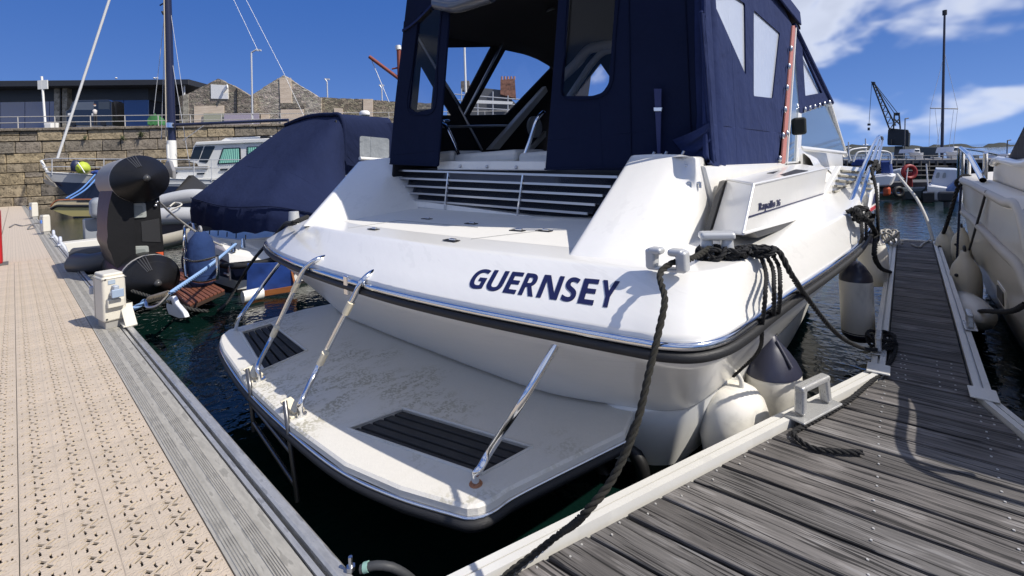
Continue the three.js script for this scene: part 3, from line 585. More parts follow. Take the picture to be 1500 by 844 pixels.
// canopy: rear curtains, starboard side, roof, front wall, port side
{
  const zr = -3.15, B = (x, y, d = 0) => PZ(x, y, zr + d), map = (l, f) => l.map(([x, y]) => f(x, y));
  const RT = 3.32;                                                      // roof edge height
  const pane = (pts, f, th, m, parent, off = -0.012) => part('clear_window', slab(map(pts, f), th, { off, round: 0.06 }), m, parent);
  // left curtain
  const wl = [[612, 28], [617, 17], [646, 9], [634, 160], [609, 166], [598, 159]];
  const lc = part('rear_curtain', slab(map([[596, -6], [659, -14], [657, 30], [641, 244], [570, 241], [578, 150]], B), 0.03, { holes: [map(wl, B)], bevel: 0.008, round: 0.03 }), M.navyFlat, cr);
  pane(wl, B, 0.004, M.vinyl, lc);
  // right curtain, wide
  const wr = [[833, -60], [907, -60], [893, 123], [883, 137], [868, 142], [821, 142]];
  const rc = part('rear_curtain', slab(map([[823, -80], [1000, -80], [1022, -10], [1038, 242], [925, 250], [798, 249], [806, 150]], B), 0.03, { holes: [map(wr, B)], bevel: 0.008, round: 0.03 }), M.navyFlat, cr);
  pane(wr, B, 0.004, M.vinyl, rc);
  const st = (x, y, d = 0.04) => B(x, y, d);
  for (const l of [[[921, -20], [925, 249]], [[1003, -20], [1014, 238]]]) part('canvas_seam', bar(B(...l[0], 0.004), B(...l[1], 0.004), 0.005, 5), M.navyFlat, rc);
  part('window_binding', tube(map([[834, -20], [829, 60], [822, 138], [828, 144], [868, 144.5], [885, 139], [895.5, 124], [901, 60], [908, -20]], (x, y) => B(x, y, 0.004)), 0.007, 60, 5), M.navyFlat, rc);
  part('window_binding', tube(map([[612, 28], [605, 90], [596.5, 157], [600, 165], [609, 168], [635, 162], [641, 90], [647.5, 9]], (x, y) => B(x, y, 0.004)), 0.007, 60, 5), M.navyFlat, lc);
  part('hem', bar(B(571, 240, 0.004), B(641, 243, 0.004), 0.01, 6), M.navyFlat, lc); part('hem', bar(B(798, 248, 0.004), B(1036, 242, 0.004), 0.01, 6), M.navyFlat, rc);
  part('strap', [slab([st(958, 130), st(969, 130), st(967, 228), st(963, 228)], 0.012)], std([0.02, 0.03, 0.11], 0.7), cr);
  part('strap_buckle', [slab([st(957, 157, 0.05), st(970, 157, 0.05), st(969, 163, 0.05), st(957.5, 163, 0.05)], 0.012, { bevel: 0.003 })], M.steel, cr);
  for (const [x, y] of [[955, 230], [973, 229.5], [998, 229]]) { const q = B(x, y, 0.15); part('snap_stud', [box(0.05, 0.012, 0.03, q.x, q.y, q.z), bar(q, q.clone().add(V(0.02, 0.035, 0)), 0.01)], M.steelDull, cr); }
  // rolled-up middle curtain under the roof
  part('rolled_curtain', [tube([B(640, 4, 0.05), B(668, 8, 0.07), B(690, 2, 0.07), B(720, -8, 0.05)], 0.075, 30, 12)], phy([0.10, 0.105, 0.12], 0.2, { clearcoat: 0.6, bumpMap: tFold, bumpScale: 0.03 }), cr);
  // starboard side
  const X = CX - 0.02, S = (x, y) => PX(x, y, X);
  const s1 = [[1029, 11], [1086, 138], [1048, 135.5], [1037, 120]], s2 = [[1041, -5], [1078, -5], [1092, 4], [1093.5, 113]], s3 = [[1104, 13], [1143, 48], [1132.5, 145], [1104, 142]];
  const side = [S(1024, -60), V(X, RT, S(1100, 0).z), S(1162, 40), S(1139, 243), S(1046, 243.5), S(1036, 232)];
  side[0] = V(X, RT, zr); side[1] = V(X, RT, -5.4);
  const sp = part('side_curtain', slab(side, 0.03, { holes: [s1, s2, s3].map(h => map(h, S)), bevel: 0.008, round: 0.04 }), M.navy, cr);
  for (const h of [s1, s2, s3]) pane(h, S, 0.004, M.vinylMilk, sp);
  // soft roll of cloth at the rear corner and folds towards the hook below
  const corner = []; for (let j = 0; j <= 14; j++) { const t = j / 14, y = mix(1.50, RT + 0.02, t), row = []; for (let i = 0; i <= 8; i++) { const a = i / 8 * Math.PI / 2, r = 0.09 + 0.02 * Math.sin(t * 5) + 0.05 * sst(0.25, 0, t); row.push(V(X - r + Math.sin(a) * (r + 0.018), y, zr - r + Math.cos(a) * (r + 0.018))); } corner.push(row); }
  part('canopy_corner', grid(corner), M.navy, sp);
  { const q = [B(985, 205, 0.03), S(1034, 180).add(V(0.02, 0, 0.0)), S(1047, 243).add(V(0.02, 0, 0)), B(1012, 238, 0.03)], rows = [];
    for (let j = 0; j <= 40; j++) { const row = []; for (let i = 0; i <= 20; i++) { const s = i / 20, t = j / 40, p = bil(q, s, t), e = Math.sin(Math.PI * s) * sst(0, 0.2, t) * sst(1, 0.85, t), w = Math.sin((t * 1.0 + s * 0.35) * 19 + 3 * fbm(s * 2, t * 2, 2, 7)) * 0.022 * e; p.x += 0.05 * Math.sin(Math.PI * s) + w; p.z += 0.06 * Math.sin(Math.PI * s) + w; row.push(p); } rows.push(row); }
    part('cloth_fold', grid(rows), M.navy, sp); }
  part('bottom_hem', [tube([S(1036, 236), S(1047, 244), S(1090, 244), S(1139, 243)].map(p => p.add(V(0.005, 0, 0))), 0.014, 20, 6), tube([S(1024, 20), S(1033, 130), S(1041, 238)].map(p => p.add(V(0.012, 0, 0))), 0.016, 20, 6), tube([S(1027, 20), S(1036, 130), S(1044, 236)].map(p => p.add(V(0.012, 0, 0))), 0.012, 20, 6)], M.navy, sp);
  // zip strip, front side glass and post
  const zs = [[1159, 38], [1162.5, 38], [1147.5, 240], [1142.5, 240]];
  part('zip_strip', slab(map(zs, (x, y) => S(x, y).add(V(0.02, 0, 0))), 0.02, { bevel: 0.004 }), std([0.40, 0.15, 0.13], 0.7), cr);
  part('zip_edge', [beam(S(1163, 38).add(V(0.02, 0, 0)), S(1149, 240).add(V(0.02, 0, 0)), 0.02, 0.03, V(0, 0, 1))], std([0.75, 0.74, 0.72], 0.5), cr);
  part('side_glass', slab(map([[1163, 40], [1172, 168], [1168, 236], [1149, 238]], S), 0.006), M.glass, cr);
  part('screen_post', [slab(map([[1168.5, 165], [1174, 167], [1170.5, 238], [1165, 238.5]], (x, y) => S(x, y).add(V(0.015, 0, 0))), 0.05, { bevel: 0.005 }), beam(S(1147, 239.5), S(1170, 238), 0.04, 0.03)], M.gel, cr);
  for (const [x, y] of [[1156, 72], [1153, 98], [1150, 129], [1147, 161], [1144, 199], [1139, 233], [1150, 196]]) { const q = S(x - 2, y).add(V(0.03, 0, 0)); part('snap_stud', new THREE.SphereGeometry(0.022, 8, 5).scale(1, 1.6, 1).translate(q.x, q.y, q.z), M.steelDull, cr); }
  // forward weather cloth and windscreen
  const fx = p => { const t = sst(-6, -10.5, p.z); return p; };
  const X2 = x => mix(X, -0.72, sst(1168, 1238, x)), F = (x, y) => PX(x, y, X2(x));
  const w4 = [[1170, 69], [1203, 137], [1176, 142]];
  const fc = part('front_curtain', slab(map([[1161.5, 39], [1216.5, 151], [1171.5, 168]], F), 0.03, { holes: [map(w4, F)], bevel: 0.008, round: 0.03 }), M.navy, cr);
  pane(w4, F, 0.004, M.vinylMilk, fc);
  part('curtain_piping', bar(F(1162, 37), F(1218, 151), 0.035, 8), M.navy, fc);
  part('windscreen_glass', slab(map([[1172, 168], [1215, 152], [1236, 222], [1173, 216]], F), 0.008), M.glass, cr);
  part('windscreen_frame', [bar(F(1215, 153), F(1238.5, 228), 0.035, 8), bar(F(1172, 217), F(1237, 224), 0.03, 8)], M.gel, cr);
  for (let i = 0; i < 6; i++) { const q = F(1175 + i * 7.2, 161 - i * 2.1).add(V(0.03, 0, 0)); part('snap_stud', new THREE.SphereGeometry(0.022, 8, 5).scale(1, 1.6, 1).translate(q.x, q.y, q.z), M.steelDull, cr); }
  { const a = F(1158, 186).add(V(0.08, 0, 0)), g = new RoundedBoxGeometry(0.13, 0.19, 0.15, 3, 0.03); g.rotateY(0.3); g.translate(a.x, a.y, a.z); part('spotlight_cover', uvBox(g), std([0.012, 0.016, 0.016], 0.85), cr); }
  // roof with a low crown, front slope, port side, cockpit sole: closes the cockpit like a tent
  const roof = [], zf = -6.6, xp = -4.42;
  for (let j = 0; j <= 16; j++) { const t = j / 16, z = mix(zr + 0.02, zf, t), row = []; for (let i = 0; i <= 24; i++) { const s = i / 24, x = mix(xp, X + 0.03, s), e = Math.min(s, 1 - s); row.push(V(x, RT - 0.02 + 0.26 * sst(0, 0.3, e) + 0.10 * Math.sin(Math.PI * t) - 0.12 * sst(0.7, 1, t), z)); } roof.push(row); }
  const r2 = roof.map(r => r.map(p => p.clone().setY(p.y - 0.03)));
  const rf = part('canopy_roof', [grid(roof), grid([roof[0], r2[0]]), grid([roof[16], r2[16]])], M.navy, cr);
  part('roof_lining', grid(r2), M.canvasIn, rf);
  part('roof_flap', [slab([V(X + 0.035, RT + 0.05, zr - 0.3), V(X + 0.035, RT + 0.05, zf), V(X + 0.05, RT - 0.13, zf + 0.05), V(X + 0.05, RT - 0.1, zr - 0.3)], 0.02, { bevel: 0.005 })], M.navy, cr);
  // port side curtain with its three windows, seen from inside through the open stern
  const p0 = V(-4.80, 1.6, zr), pn = V(1, -0.22, 0).normalize(), PPt = (x, y) => PP(x, y, p0, pn), onP = (y, z) => V(-4.80 - (y - 1.6) * -0.22 * 1, y, z);
  const f1 = [[652, 70], [720, 69], [675.5, 154], [650, 114]], f2 = [[743, 69], [807, 81], [807, 100], [742, 168], [688, 169]], f3 = [[644, 141], [662, 169], [640, 169]], f4 = [[617, 95], [636, 128], [633, 160], [611, 161]];
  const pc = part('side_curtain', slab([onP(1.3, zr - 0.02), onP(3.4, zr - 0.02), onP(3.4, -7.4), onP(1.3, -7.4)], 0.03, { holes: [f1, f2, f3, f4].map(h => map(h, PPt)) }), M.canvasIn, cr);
  for (const h of [f1, f2, f3, f4]) pane(h, PPt, 0.004, M.vinyl, pc);
  // front wall of dark cloth and glass
  const Fw = (x, y) => PZ(x, y, -6.35), g1 = [[879, 92], [897, 118], [897, 142], [840, 142]];
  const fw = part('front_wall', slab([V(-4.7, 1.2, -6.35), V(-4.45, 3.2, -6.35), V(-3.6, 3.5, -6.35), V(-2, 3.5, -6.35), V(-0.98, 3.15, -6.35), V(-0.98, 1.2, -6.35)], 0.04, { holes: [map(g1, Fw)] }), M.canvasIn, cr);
  pane(g1, Fw, 0.004, M.vinyl, fw);
  const I = (x, y, X) => PX(x, y, X), tub = (a, b, r = 0.018) => bar(a, b, r, 10);
  part('canopy_frame', tube([I(812, 11, -3.2), I(790, 20, -3.7), I(754, 32, -4.2), I(748, 38, -4.28), I(735, 65, -4.3), I(706, 120, -4.45), I(680, 168, -4.6)], 0.018, 50, 10), M.steelDull, cr);
  part('canopy_frame', tub(I(609, 50, -4.4), I(672, 156, -4.62)), M.steelDull, cr); part('canopy_frame', tub(I(672, 156, -4.6), I(706, 220, -4.5)), M.steelDull, cr); part('canopy_frame', tub(I(640, 186, -4.5), I(750, 184, -4.5)), M.steelDull, cr);
  const mArch = std([0.42, 0.40, 0.36], 0.55), archP = (x, y) => PX(x, y, -4.4);
  part('radar_arch', slab([archP(732, 219), archP(718, 219), archP(800, 126), archP(803, 134)], 0.1, { bevel: 0.01 }), mArch, cr);
  part('arch_brace', slab([archP(782, 219), archP(776, 219), archP(800, 192), archP(800, 200)], 0.06), mArch, cr);
  part('arch_hoop', tube([PZ(818, 118, -5.6), PZ(845, 92, -5.6), PZ(862, 73, -5.6), PZ(880, 68, -5.6), PZ(898, 66, -5.6), PZ(930, 66, -5.6)], 0.075, 30, 8), mArch, cr);
  part('arch_hoop', tube([PZ(834, 142, -5.6), PZ(852, 115, -5.6), PZ(868, 92, -5.6), PZ(885, 76, -5.6), PZ(920, 72, -5.6)], 0.05, 30, 8), mArch, cr);
  { const c = I(783, 186, -4.35), g = new THREE.CylinderGeometry(0.17, 0.17, 0.04, 24); g.rotateZ(Math.PI / 2); g.translate(c.x, c.y, c.z); part('speaker_disc', g, std([0.35, 0.35, 0.34], 0.6), cr); }
  part('cockpit_sole', [box(3.6, 0.04, 3.0, -2.9, 1.15, -4.9)], std([0.02, 0.02, 0.022], 0.9), cr);
  part('coaming', slab([PX(1032, 243, CX), PX(1149, 238.5, CX), PX(1170, 237, CX), PX(1170, 216, CX), V(CX, 1.62, -11), V(CX, 1.0, -11), V(CX, 1.0, -3.2)], 0.08, { bevel: 0.012 }), M.gel, cr);
  part('coaming', slab([V(-4.88, 1.0, -3.3), V(-4.88, 1.62, -3.3), V(-4.88, 1.62, -11), V(-4.88, 1.0, -11)], 0.08), M.gel, cr);
  // cabin top forward of the windscreen and its rounded shoulder
  const cab = []; for (let j = 0; j <= 10; j++) { const t = j / 10, z = mix(-6.4, -11.2, t), w = mix(2.25, 1.2, t * t), h = mix(1.72, 1.55, t), row = []; for (let i = 0; i <= 20; i++) { const a = i / 20 * Math.PI; row.push(V(-3.07 + Math.sign(Math.cos(a)) * Math.pow(Math.abs(Math.cos(a)), 0.35) * w, mix(1.1, h, Math.pow(Math.sin(a), 0.3)), z)); } cab.push(row); }
  part('cabin_top', grid(cab), M.gel, cr);
}
// side steps beside the cabin
{
  const q = [PX(1207, 306, -0.62), PX(1289, 306, -0.33), PX(1281, 246, -0.36), PX(1232, 243, -0.60)];
  part('step_panel', slab(q.map(p => p.clone().add(V(-0.03, 0, 0))), 0.06, { bevel: 0.01 }), M.gel, cr);
  for (let i = 0; i < 7; i++) { const t = 0.1 + i * 0.128; part('step_slat', beam(bil(q, 0.04, t), bil(q, 0.90, t), 0.03, 0.022), std([0.28, 0.265, 0.22], 0.7), cr); }
  const h = (pts, r) => tube(pts, r, 30, 8);
  part('boarding_rail', [h([PX(1236, 318, -0.42), PX(1250, 285, -0.41), PX(1264, 248, -0.38), PX(1287, 200, -0.33), PX(1293, 203, -0.32), PX(1286, 232, -0.31), PX(1278, 262, -0.3)], 0.022)], M.steel, cr);
  part('boarding_rail', [h([PX(1255, 312, -0.36), PX(1263, 285, -0.35), PX(1272, 252, -0.34), PX(1289, 205, -0.32)], 0.02)], M.steel, cr);
  const pr = (pts, d) => h(pts.map(([x, y]) => PD(x, y, d)), 0.03);
  // hull emblem panel near the bow
  const E4 = (x, y) => PX(x, y, -0.265);
  const em = part('hull_emblem', slab([E4(1274, 312), E4(1288, 303), E4(1288, 268), E4(1278, 282)], 0.02), std([0.80, 0.80, 0.79], 0.4), cr);
  part('emblem_blue', slab([E4(1277, 300), E4(1284, 296), E4(1284, 279), E4(1280, 285)], 0.01, { off: 0.006 }), M.letter, em); part('emblem_red', slab([E4(1274, 311), E4(1287, 302), E4(1287, 297.5), E4(1275, 305)], 0.01, { off: 0.006 }), std([0.45, 0.04, 0.05], 0.5), em);
}
// fairlead and mooring cleat on the starboard quarter
const mCast = std([0.52, 0.53, 0.53], 0.42, { metalness: 0.3 });
const FLD = PY(978, 396, deckY + 0.01), CLT = PY(1051, 376, deckY + 0.01);
{
  const f = part('fairlead', [rbox(0.16, 0.014, 0.05, 0.006, FLD.x, FLD.y + 0.006, FLD.z), rbox(0.045, 0.09, 0.06, 0.014, FLD.x - 0.066, FLD.y + 0.045, FLD.z), rbox(0.045, 0.09, 0.06, 0.014, FLD.x + 0.066, FLD.y + 0.045, FLD.z), rbox(0.06, 0.03, 0.06, 0.013, FLD.x - 0.046, FLD.y + 0.08, FLD.z), rbox(0.065, 0.03, 0.06, 0.013, FLD.x + 0.043, FLD.y + 0.08, FLD.z)], mCast, cr);
  const c = CLT, top = rbox(0.155, 0.038, 0.085, 0.016, 0, 0.10, 0, 3); top.rotateY(0.5);
  part('mooring_cleat', [top.translate(c.x, c.y, c.z), new THREE.CylinderGeometry(0.025, 0.035, 0.1, 12).translate(c.x - 0.04, c.y + 0.05, c.z + 0.02), new THREE.CylinderGeometry(0.025, 0.035, 0.1, 12).translate(c.x + 0.04, c.y + 0.05, c.z - 0.02)], mCast, cr);
  const k = PY(431, 328, deckY + 0.01); part('mooring_bitt', [new THREE.CylinderGeometry(0.045, 0.055, 0.13, 14).translate(k.x, k.y + 0.06, k.z)], mCast, cr);
}
// swim platform with two slatted wells
const PLY = 0.10;
{
  const P = (x, y, yy = PLY) => PY(x, y, yy), L = (l, y) => l.map(([a, b]) => { const p = P(a, b, y); return [p.x, p.z]; });
  const outPx = [[915, 633], [745, 716], [734, 724], [716, 735], [700, 740.5], [684, 742], [660, 736], [585, 714], [504, 679], [426, 622], [360, 560], [327, 513], [322, 499], [324, 491], [334, 483], [448, 452]];
  const o = L(outPx); const edge = o.slice(); o.push([-4.9, -3.1], [-1.45, -3.1]);
  const w1 = L([[353, 487], [398, 474], [450, 514], [386, 542]]), w2 = L([[508, 628], [590, 598], [780, 655], [705, 696]]);
  // platform in relation to the corner order used by plate()
  const tPl = tex(1024, 1024, (u, v) => { const n = fbm(u * 4, v * 4, 4, 181, 4, 4), s = fbm(u * 190, v * 240, 2, 187, 190, 240), sp = fbm(u * 70, v * 30, 4, 191, 70, 30); const d = sst(0.44, 0.74, n) * sst(0.40, 0.62, s) * sst(0.34, 0.6, sp), k = 0.96 + 0.06 * (s - 0.5) - 0.40 * d; return [k, k * (0.985 - 0.02 * d), k * (0.95 - 0.14 * d)]; }, true, 0.42);
  const mP = std([0.70, 0.685, 0.645], 0.55, { map: tPl, bumpMap: tFine, bumpScale: 0.001 });
  const pl = part('swim_platform', plate(o, PLY, 0.055, 0.012, [w1, w2]), mP, cr);
  const line = edge.map(([x, z]) => V(x, PLY - 0.082, z)).slice(0, 15);
  part('platform_edge', [tube(line, 0.024, 120, 10)], M.rubber, pl);
  part('platform_trim', [tube(line.map(p => p.clone().setY(PLY - 0.054)), 0.010, 120, 8)], M.steel, pl);
  part('platform_base', plate(o.map(([x, z]) => [mix(x, -3.2, 0.015), z - 0.02]), PLY - 0.056, 0.09, 0.0), M.black, pl);
  // stains of algae and dirt that lie in patches on the platform
  const W3 = l => l.map(([x, z]) => V(x, PLY - 0.012, z)), mSl = std([0.05, 0.051, 0.053], 0.75, { map: tRough, bumpMap: tFine, bumpScale: 0.002 });
  const slats = (w, n, name) => { const q = W3(w); for (let i = 0; i < n; i++) { const t0 = (i + 0.1) / n, t1 = (i + 0.86) / n; part('slat', slab([bil(q, 0.015, t0), bil(q, 0.985, t0), bil(q, 0.985, t1), bil(q, 0.015, t1)].map(p => p), 0.022, { bevel: 0.004 }), mSl, pl); } };
  slats([w1[1], w1[2], w1[3], w1[0]], 5);
  { const q = W3([w2[0], w2[3], w2[2], w2[1]]); for (let i = 0; i < 5; i++) { const t0 = (i + 0.09) / 5, t1 = (i + 0.85) / 5; part('slat', slab([bil(q, 0.012, t0), bil(q, 0.988, t0), bil(q, 0.988, t1), bil(q, 0.012, t1)], 0.022, { bevel: 0.004 }), mSl, pl); } }
  // well rims
  for (const w of [w1, w2]) { const r = [...w, w[0]].map(([x, z]) => V(x, PLY + 0.001, z)); part('well_rim', r.slice(0, 4).map((p, i) => bar(p, r[i + 1], 0.009, 6)), mP, pl); }
  // boarding ladder: hinge brackets, two legs folded down into the water
  const foot = [[382, 556], [442, 608]], mBr = std([0.78, 0.70, 0.52], 0.55);
  const legs = [[[362, 541], [366, 566], [372, 632]], [[417, 588], [421, 620], [436, 735]]];
  const mLad = std([0.16, 0.16, 0.165], 0.35, { metalness: 0.85 });
  const lad = part('boarding_ladder', [0].map(i => { const t = P(...legs[i][0], PLY + 0.10), z = t.z + 0.015; const a = PZ(...legs[i][1], z), b = PZ(...legs[i][2], z); return tube([t, a, lerp3(a, b, 0.5), b], 0.015, 20, 8); }), mLad, cr);
  { const i = 1, t = P(...legs[i][0], PLY + 0.10), z = t.z + 0.015, a = PZ(...legs[i][1], z), b = PZ(...legs[i][2], z); part('ladder_leg', tube([t, a, lerp3(a, b, 0.5), b], 0.015, 20, 8), mLad, lad); }
  { const f = t => [0, 1].map(i => { const tt = P(...legs[i][0], PLY + 0.10), z = tt.z + 0.015; return lerp3(PZ(...legs[i][1], z), PZ(...legs[i][2], z), t); }); for (const t of [0.38, 0.8]) { const [a, b] = f(t); part('rung', bar(a, b, 0.014, 8), mLad, lad); } }
  for (let i = 0; i < 2; i++) { const c = P(...foot[i]), t = P(...legs[i][0], PLY + 0.05); part('ladder_hinge', [rbox(0.13, 0.012, 0.09, 0.004, c.x - 0.07, c.y + 0.004, c.z + 0.02), beam(lerp3(c, t, 0.15).setY(PLY + 0.02), lerp3(c, t, 0.95).setY(PLY + 0.06), 0.07, 0.012)], mBr, cr); const s = P(...foot[i]); part('rail_foot', new THREE.CylinderGeometry(0.03, 0.032, 0.01, 16).translate(s.x, s.y + 0.006, s.z), M.steel, cr); }
  // grab rails from the platform up to the strake, beige clamp collars
  const topAt = (x, y, yy, z) => PZ(x, y, z);
  const gr = (pts) => part('grab_rail', tube(pts, 0.019, 60, 12), M.steel, cr);
  const A0 = P(379, 559), A = [A0, A0.clone().add(V(0, 0.06, 0)), PZ(377, 540, A0.z - 0.0), PZ(398, 495, -1.36), PZ(436, 414, -1.46), PZ(447, 393, -1.48), PZ(462, 381, -1.53), PZ(484, 375, -1.66)];
  const B0 = P(440, 611), Bp = [B0, B0.clone().add(V(0, 0.06, 0)), PZ(441, 590, B0.z), PZ(465, 540, -1.30), PZ(518, 436, -1.43), PZ(529, 414, -1.46), PZ(541, 402, -1.52), PZ(560, 394, -1.66)];
  gr(A); gr(Bp);
  const D0 = P(697, 709), Dp = [D0, D0.clone().add(V(0, 0.05, 0)), PZ(702, 688, D0.z - 0.01), PZ(714, 667, D0.z - 0.06), PZ(770, 580, -1.52), PZ(815, 503, -1.66)];
  gr(Dp);
  const E0 = P(345, 484), Ep = [E0, PZ(347, 472, E0.z), PZ(353, 462, E0.z - 0.02), PZ(380, 425, -1.75), PZ(410, 385, -1.85)];
  gr(Ep);
  const colr = (a, b, t) => { const c = lerp3(a, b, t), d = b.clone().sub(a).normalize(); part('rail_collar', bar(c.clone().addScaledVector(d, -0.045), c.clone().addScaledVector(d, 0.045), 0.0245, 14), mBr, cr); };
  colr(A[3], A[4], 0.12); colr(A[3], A[4], 0.93); colr(Bp[3], Bp[4], 0.15); colr(Bp[3], Bp[4], 0.86);
  // rust round the foot of the right rail
  { const tR = tex(128, 128, (u, v) => { const n = fbm(u * 10, v * 10, 4, 195, 10, 10); return [mix(0.5, 0.28, n), mix(0.3, 0.09, n), mix(0.18, 0.03, n)]; }); part('rail_foot', new THREE.CylinderGeometry(0.028, 0.033, 0.006, 14).translate(D0.x, D0.y + 0.004, D0.z), std([0.9, 0.8, 0.75], 0.8, { map: tR }), cr, 'rust stained foot of the right grab rail'); }
  part('strake_joint', [(() => { const c = PZ(506, 404, -1.47); return rbox(0.055, 0.13, 0.02, 0.006, c.x, 0.855, -1.475); })()], M.steel, cr);
  // exhaust outlet under the quarter
  { const c = V(-1.45, -0.36, -2.55), g = new THREE.TorusGeometry(0.16, 0.045, 10, 24); part('exhaust_outlet', [g.translate(c.x, c.y, c.z), new THREE.CylinderGeometry(0.15, 0.15, 0.3, 20, 1, true).rotateX(Math.PI / 2).translate(c.x, c.y, c.z - 0.15)], M.black, cr); }
}
// model lettering on the locker
{
  const X = -0.597, o = PX(1111, 312, X), u = PX(1143, 304, X), v = PX(1111.5, 297, X);
  part('model_lettering', lettering('Rapallo 36', fSerif, o, u, v, 0.002), M.letter, cr);
}
// ------------------------------------------------------------------ lines, cleats and fenders round the cruiser
const ropeThing = (name, pts, r, label, m = M.ropeBlack, tw = true, cat = 'rope', group) => solo(name, rope(pts, r, tw), m, label, cat, group);
{
  const Y = deckY;
  const f = V(FLD.x + 0.035, Y + 0.05, FLD.z);
  ropeThing('stern_line', [CLT.clone().add(V(-0.02, 0.05, 0.02)), lerp3(CLT, f, 0.5).setY(Y + 0.045), f.clone().add(V(0.02, 0, -0.02)), f, f.clone().add(V(-0.02, -0.03, 0.11)), PZ(974, 440, -1.62), PZ(964, 490, -1.54), PZ(951, 545, -1.47), PZ(938, 602, -1.41), PZ(920, 655, -1.35), PZ(892, 710, -1.28), PZ(857, 752, -1.21), PY(815, 786, 0.06), PY(778, 815, 0.045), PY(748, 838, 0.02), PY(722, 862, 0.02)], 0.0125, 'thick weathered black mooring line from the stern fairlead down past GUERNSEY to the pontoon', M.ropeOld);
  // turns and knots heaped on the cleat
  const knot = (c, n, rx, ry, rz, r, s0) => { const p = []; for (let i = 0; i <= n * 14; i++) { const a = i / 14 * 2 * Math.PI, k = i / (n * 14); p.push(V(c.x + Math.cos(a) * rx * (0.7 + 0.5 * vnoise(i * 0.13, s0)) + (k - 0.5) * rx, c.y + Math.sin(a * 1.3 + s0) * ry + ry * 0.5, c.z + Math.sin(a) * rz * (0.7 + 0.5 * vnoise(i * 0.17, s0 + 5)))); } return rope(p, r); };
  solo('rope_heap', [knot(CLT.clone().add(V(-0.02, 0.0, 0.03)), 5, 0.055, 0.03, 0.05, 0.011, 1), knot(PY(1072, 373, Y + 0.02), 4, 0.06, 0.02, 0.05, 0.011, 2)], M.ropeBlack, 'black rope turns heaped round the mooring cleat on the starboard quarter', 'rope');
  const K = PY(1116, 371, Y + 0.02);
  solo('rope_knot', [rope([PY(1060, 376, Y + 0.02), PY(1090, 372, Y + 0.025), K, PY(1140, 366, Y + 0.03)], 0.012), knot(K, 4, 0.04, 0.018, 0.04, 0.010, 3), rope([PY(1062, 368, Y + 0.03), PY(1095, 362, Y + 0.03), PY(1135, 365, Y + 0.03)], 0.012)], M.ropeBlack, 'black knotted line lying along the side deck between cleat and fender ropes', 'rope');
  // spring line across to the finger
  const H0 = PY(1284, 512, 0.06);
  ropeThing('spring_line', [PY(1118, 364, Y + 0.03), PY(1138, 366, Y + 0.02), PX(1158, 400, -0.425), PX(1185, 440, -0.42), PX(1215, 478, -0.37), PX(1245, 502, -0.32), H0, PY(1305, 503, 0.06), PY(1308, 490, 0.06), PY(1290, 488, 0.07), PY(1282, 503, 0.07), PY(1300, 512, 0.04), PY(1312, 505, 0.03), PY(1310, 520, 0.02), PY(1293, 545, 0.018), PY(1270, 565, 0.018), PY(1245, 586, 0.018), PY(1212, 606, 0.018), PY(1178, 624, 0.018), PY(1163, 634, 0.018), PY(1170, 644, 0.018), PY(1190, 656, 0.018), PY(1225, 661, 0.018), PY(1264, 663, 0.018)], 0.0135, 'black line from the side deck over the water, looped at the finger, trailing on planks');
  solo('rope_loop', [knot(PY(1291, 500, 0.05), 4, 0.07, 0.03, 0.12, 0.012, 9)], M.ropeBlack, 'black rope bundle knotted at the finger pontoon hoop where the spring line lands', 'rope');
  // fenders
  const tF = tex(512, 512, (u, v) => { const n = fbm(u * 8, v * 5, 6, 201, 8, 5), f = fbm(u * 40, v * 40, 3, 203, 40, 40); const d = sst(0.5, 0.75, n); const k = 0.97 - 0.2 * d - 0.12 * sst(0.6, 0.8, f) * d; return [k, k * 0.98, k * 0.93]; }, true, 1);
  const mF = std([0.78, 0.77, 0.735], 0.36, { map: tF }), mFn = phy([0.02, 0.022, 0.045], 0.4, { clearcoat: 0.3 });
  const place = (g, c) => g.translate(c.x, c.y, c.z);
  {
    const c = PX(1077, 617, -0.885), R = 0.26;
    const squash = g => { g.rotateY(0.37); g.scale(0.72, 1, 1); return g.rotateY(-0.37); };   // pressed flat between hull and finger
    const t = thing('round_fender', 'big round white fender with pale eye, low against the cruiser quarter beside the finger', 'fender', V(c.x, c.y - 0.33, c.z));
    part('body', place(squash(lathe([[0.0, -0.37], [0.09, -0.36], [0.18, -0.31], [0.235, -0.2], [R, -0.05], [0.24, 0.05], [0.215, 0.13], [0.17, 0.19], [0.11, 0.225], [0.0, 0.235]], 36)), c), mF, t);
    part('eye', [place(new THREE.TorusGeometry(0.05, 0.016, 8, 20).scale(1, 1.3, 1).translate(0, 0.255, 0), c), place(lathe([[0.09, 0.21], [0.055, 0.235], [0.0, 0.24]], 16), c)], mF, t);
    ropeThing('fender_rope', [PY(1112, 371, Y + 0.02), PX(1121, 394, -0.50), PX(1121, 432, -0.462), PX(1117, 470, -0.49), PX(1107, 520, -0.70), c.clone().add(V(0, 0.29, 0))], 0.009, 'thin black rope from the side deck to the big round fender, leftmost of the set');
    // tall fender with dark blue top
    const d = PX(1133, 553, -0.775);
    const sq2 = g => { g.rotateY(0.37); g.scale(0.8, 1, 1); return g.rotateY(-0.37); };
    const q = thing('navy_top_fender', 'large white fender with a glossy dark navy conical top, behind the round fender', 'fender', V(d.x, d.y - 0.4, d.z));
    part('body', place(sq2(lathe([[0.0, -0.5], [0.11, -0.48], [0.17, -0.38], [0.195, -0.2], [0.21, -0.05], [0.21, 0.02], [0.204, 0.045]], 36)), d), mF, q);
    part('cap', place(sq2(lathe([[0.211, 0.045], [0.206, 0.065], [0.18, 0.115], [0.13, 0.185], [0.085, 0.235], [0.055, 0.265], [0.034, 0.31], [0, 0.315]], 36)), d), mFn, q);
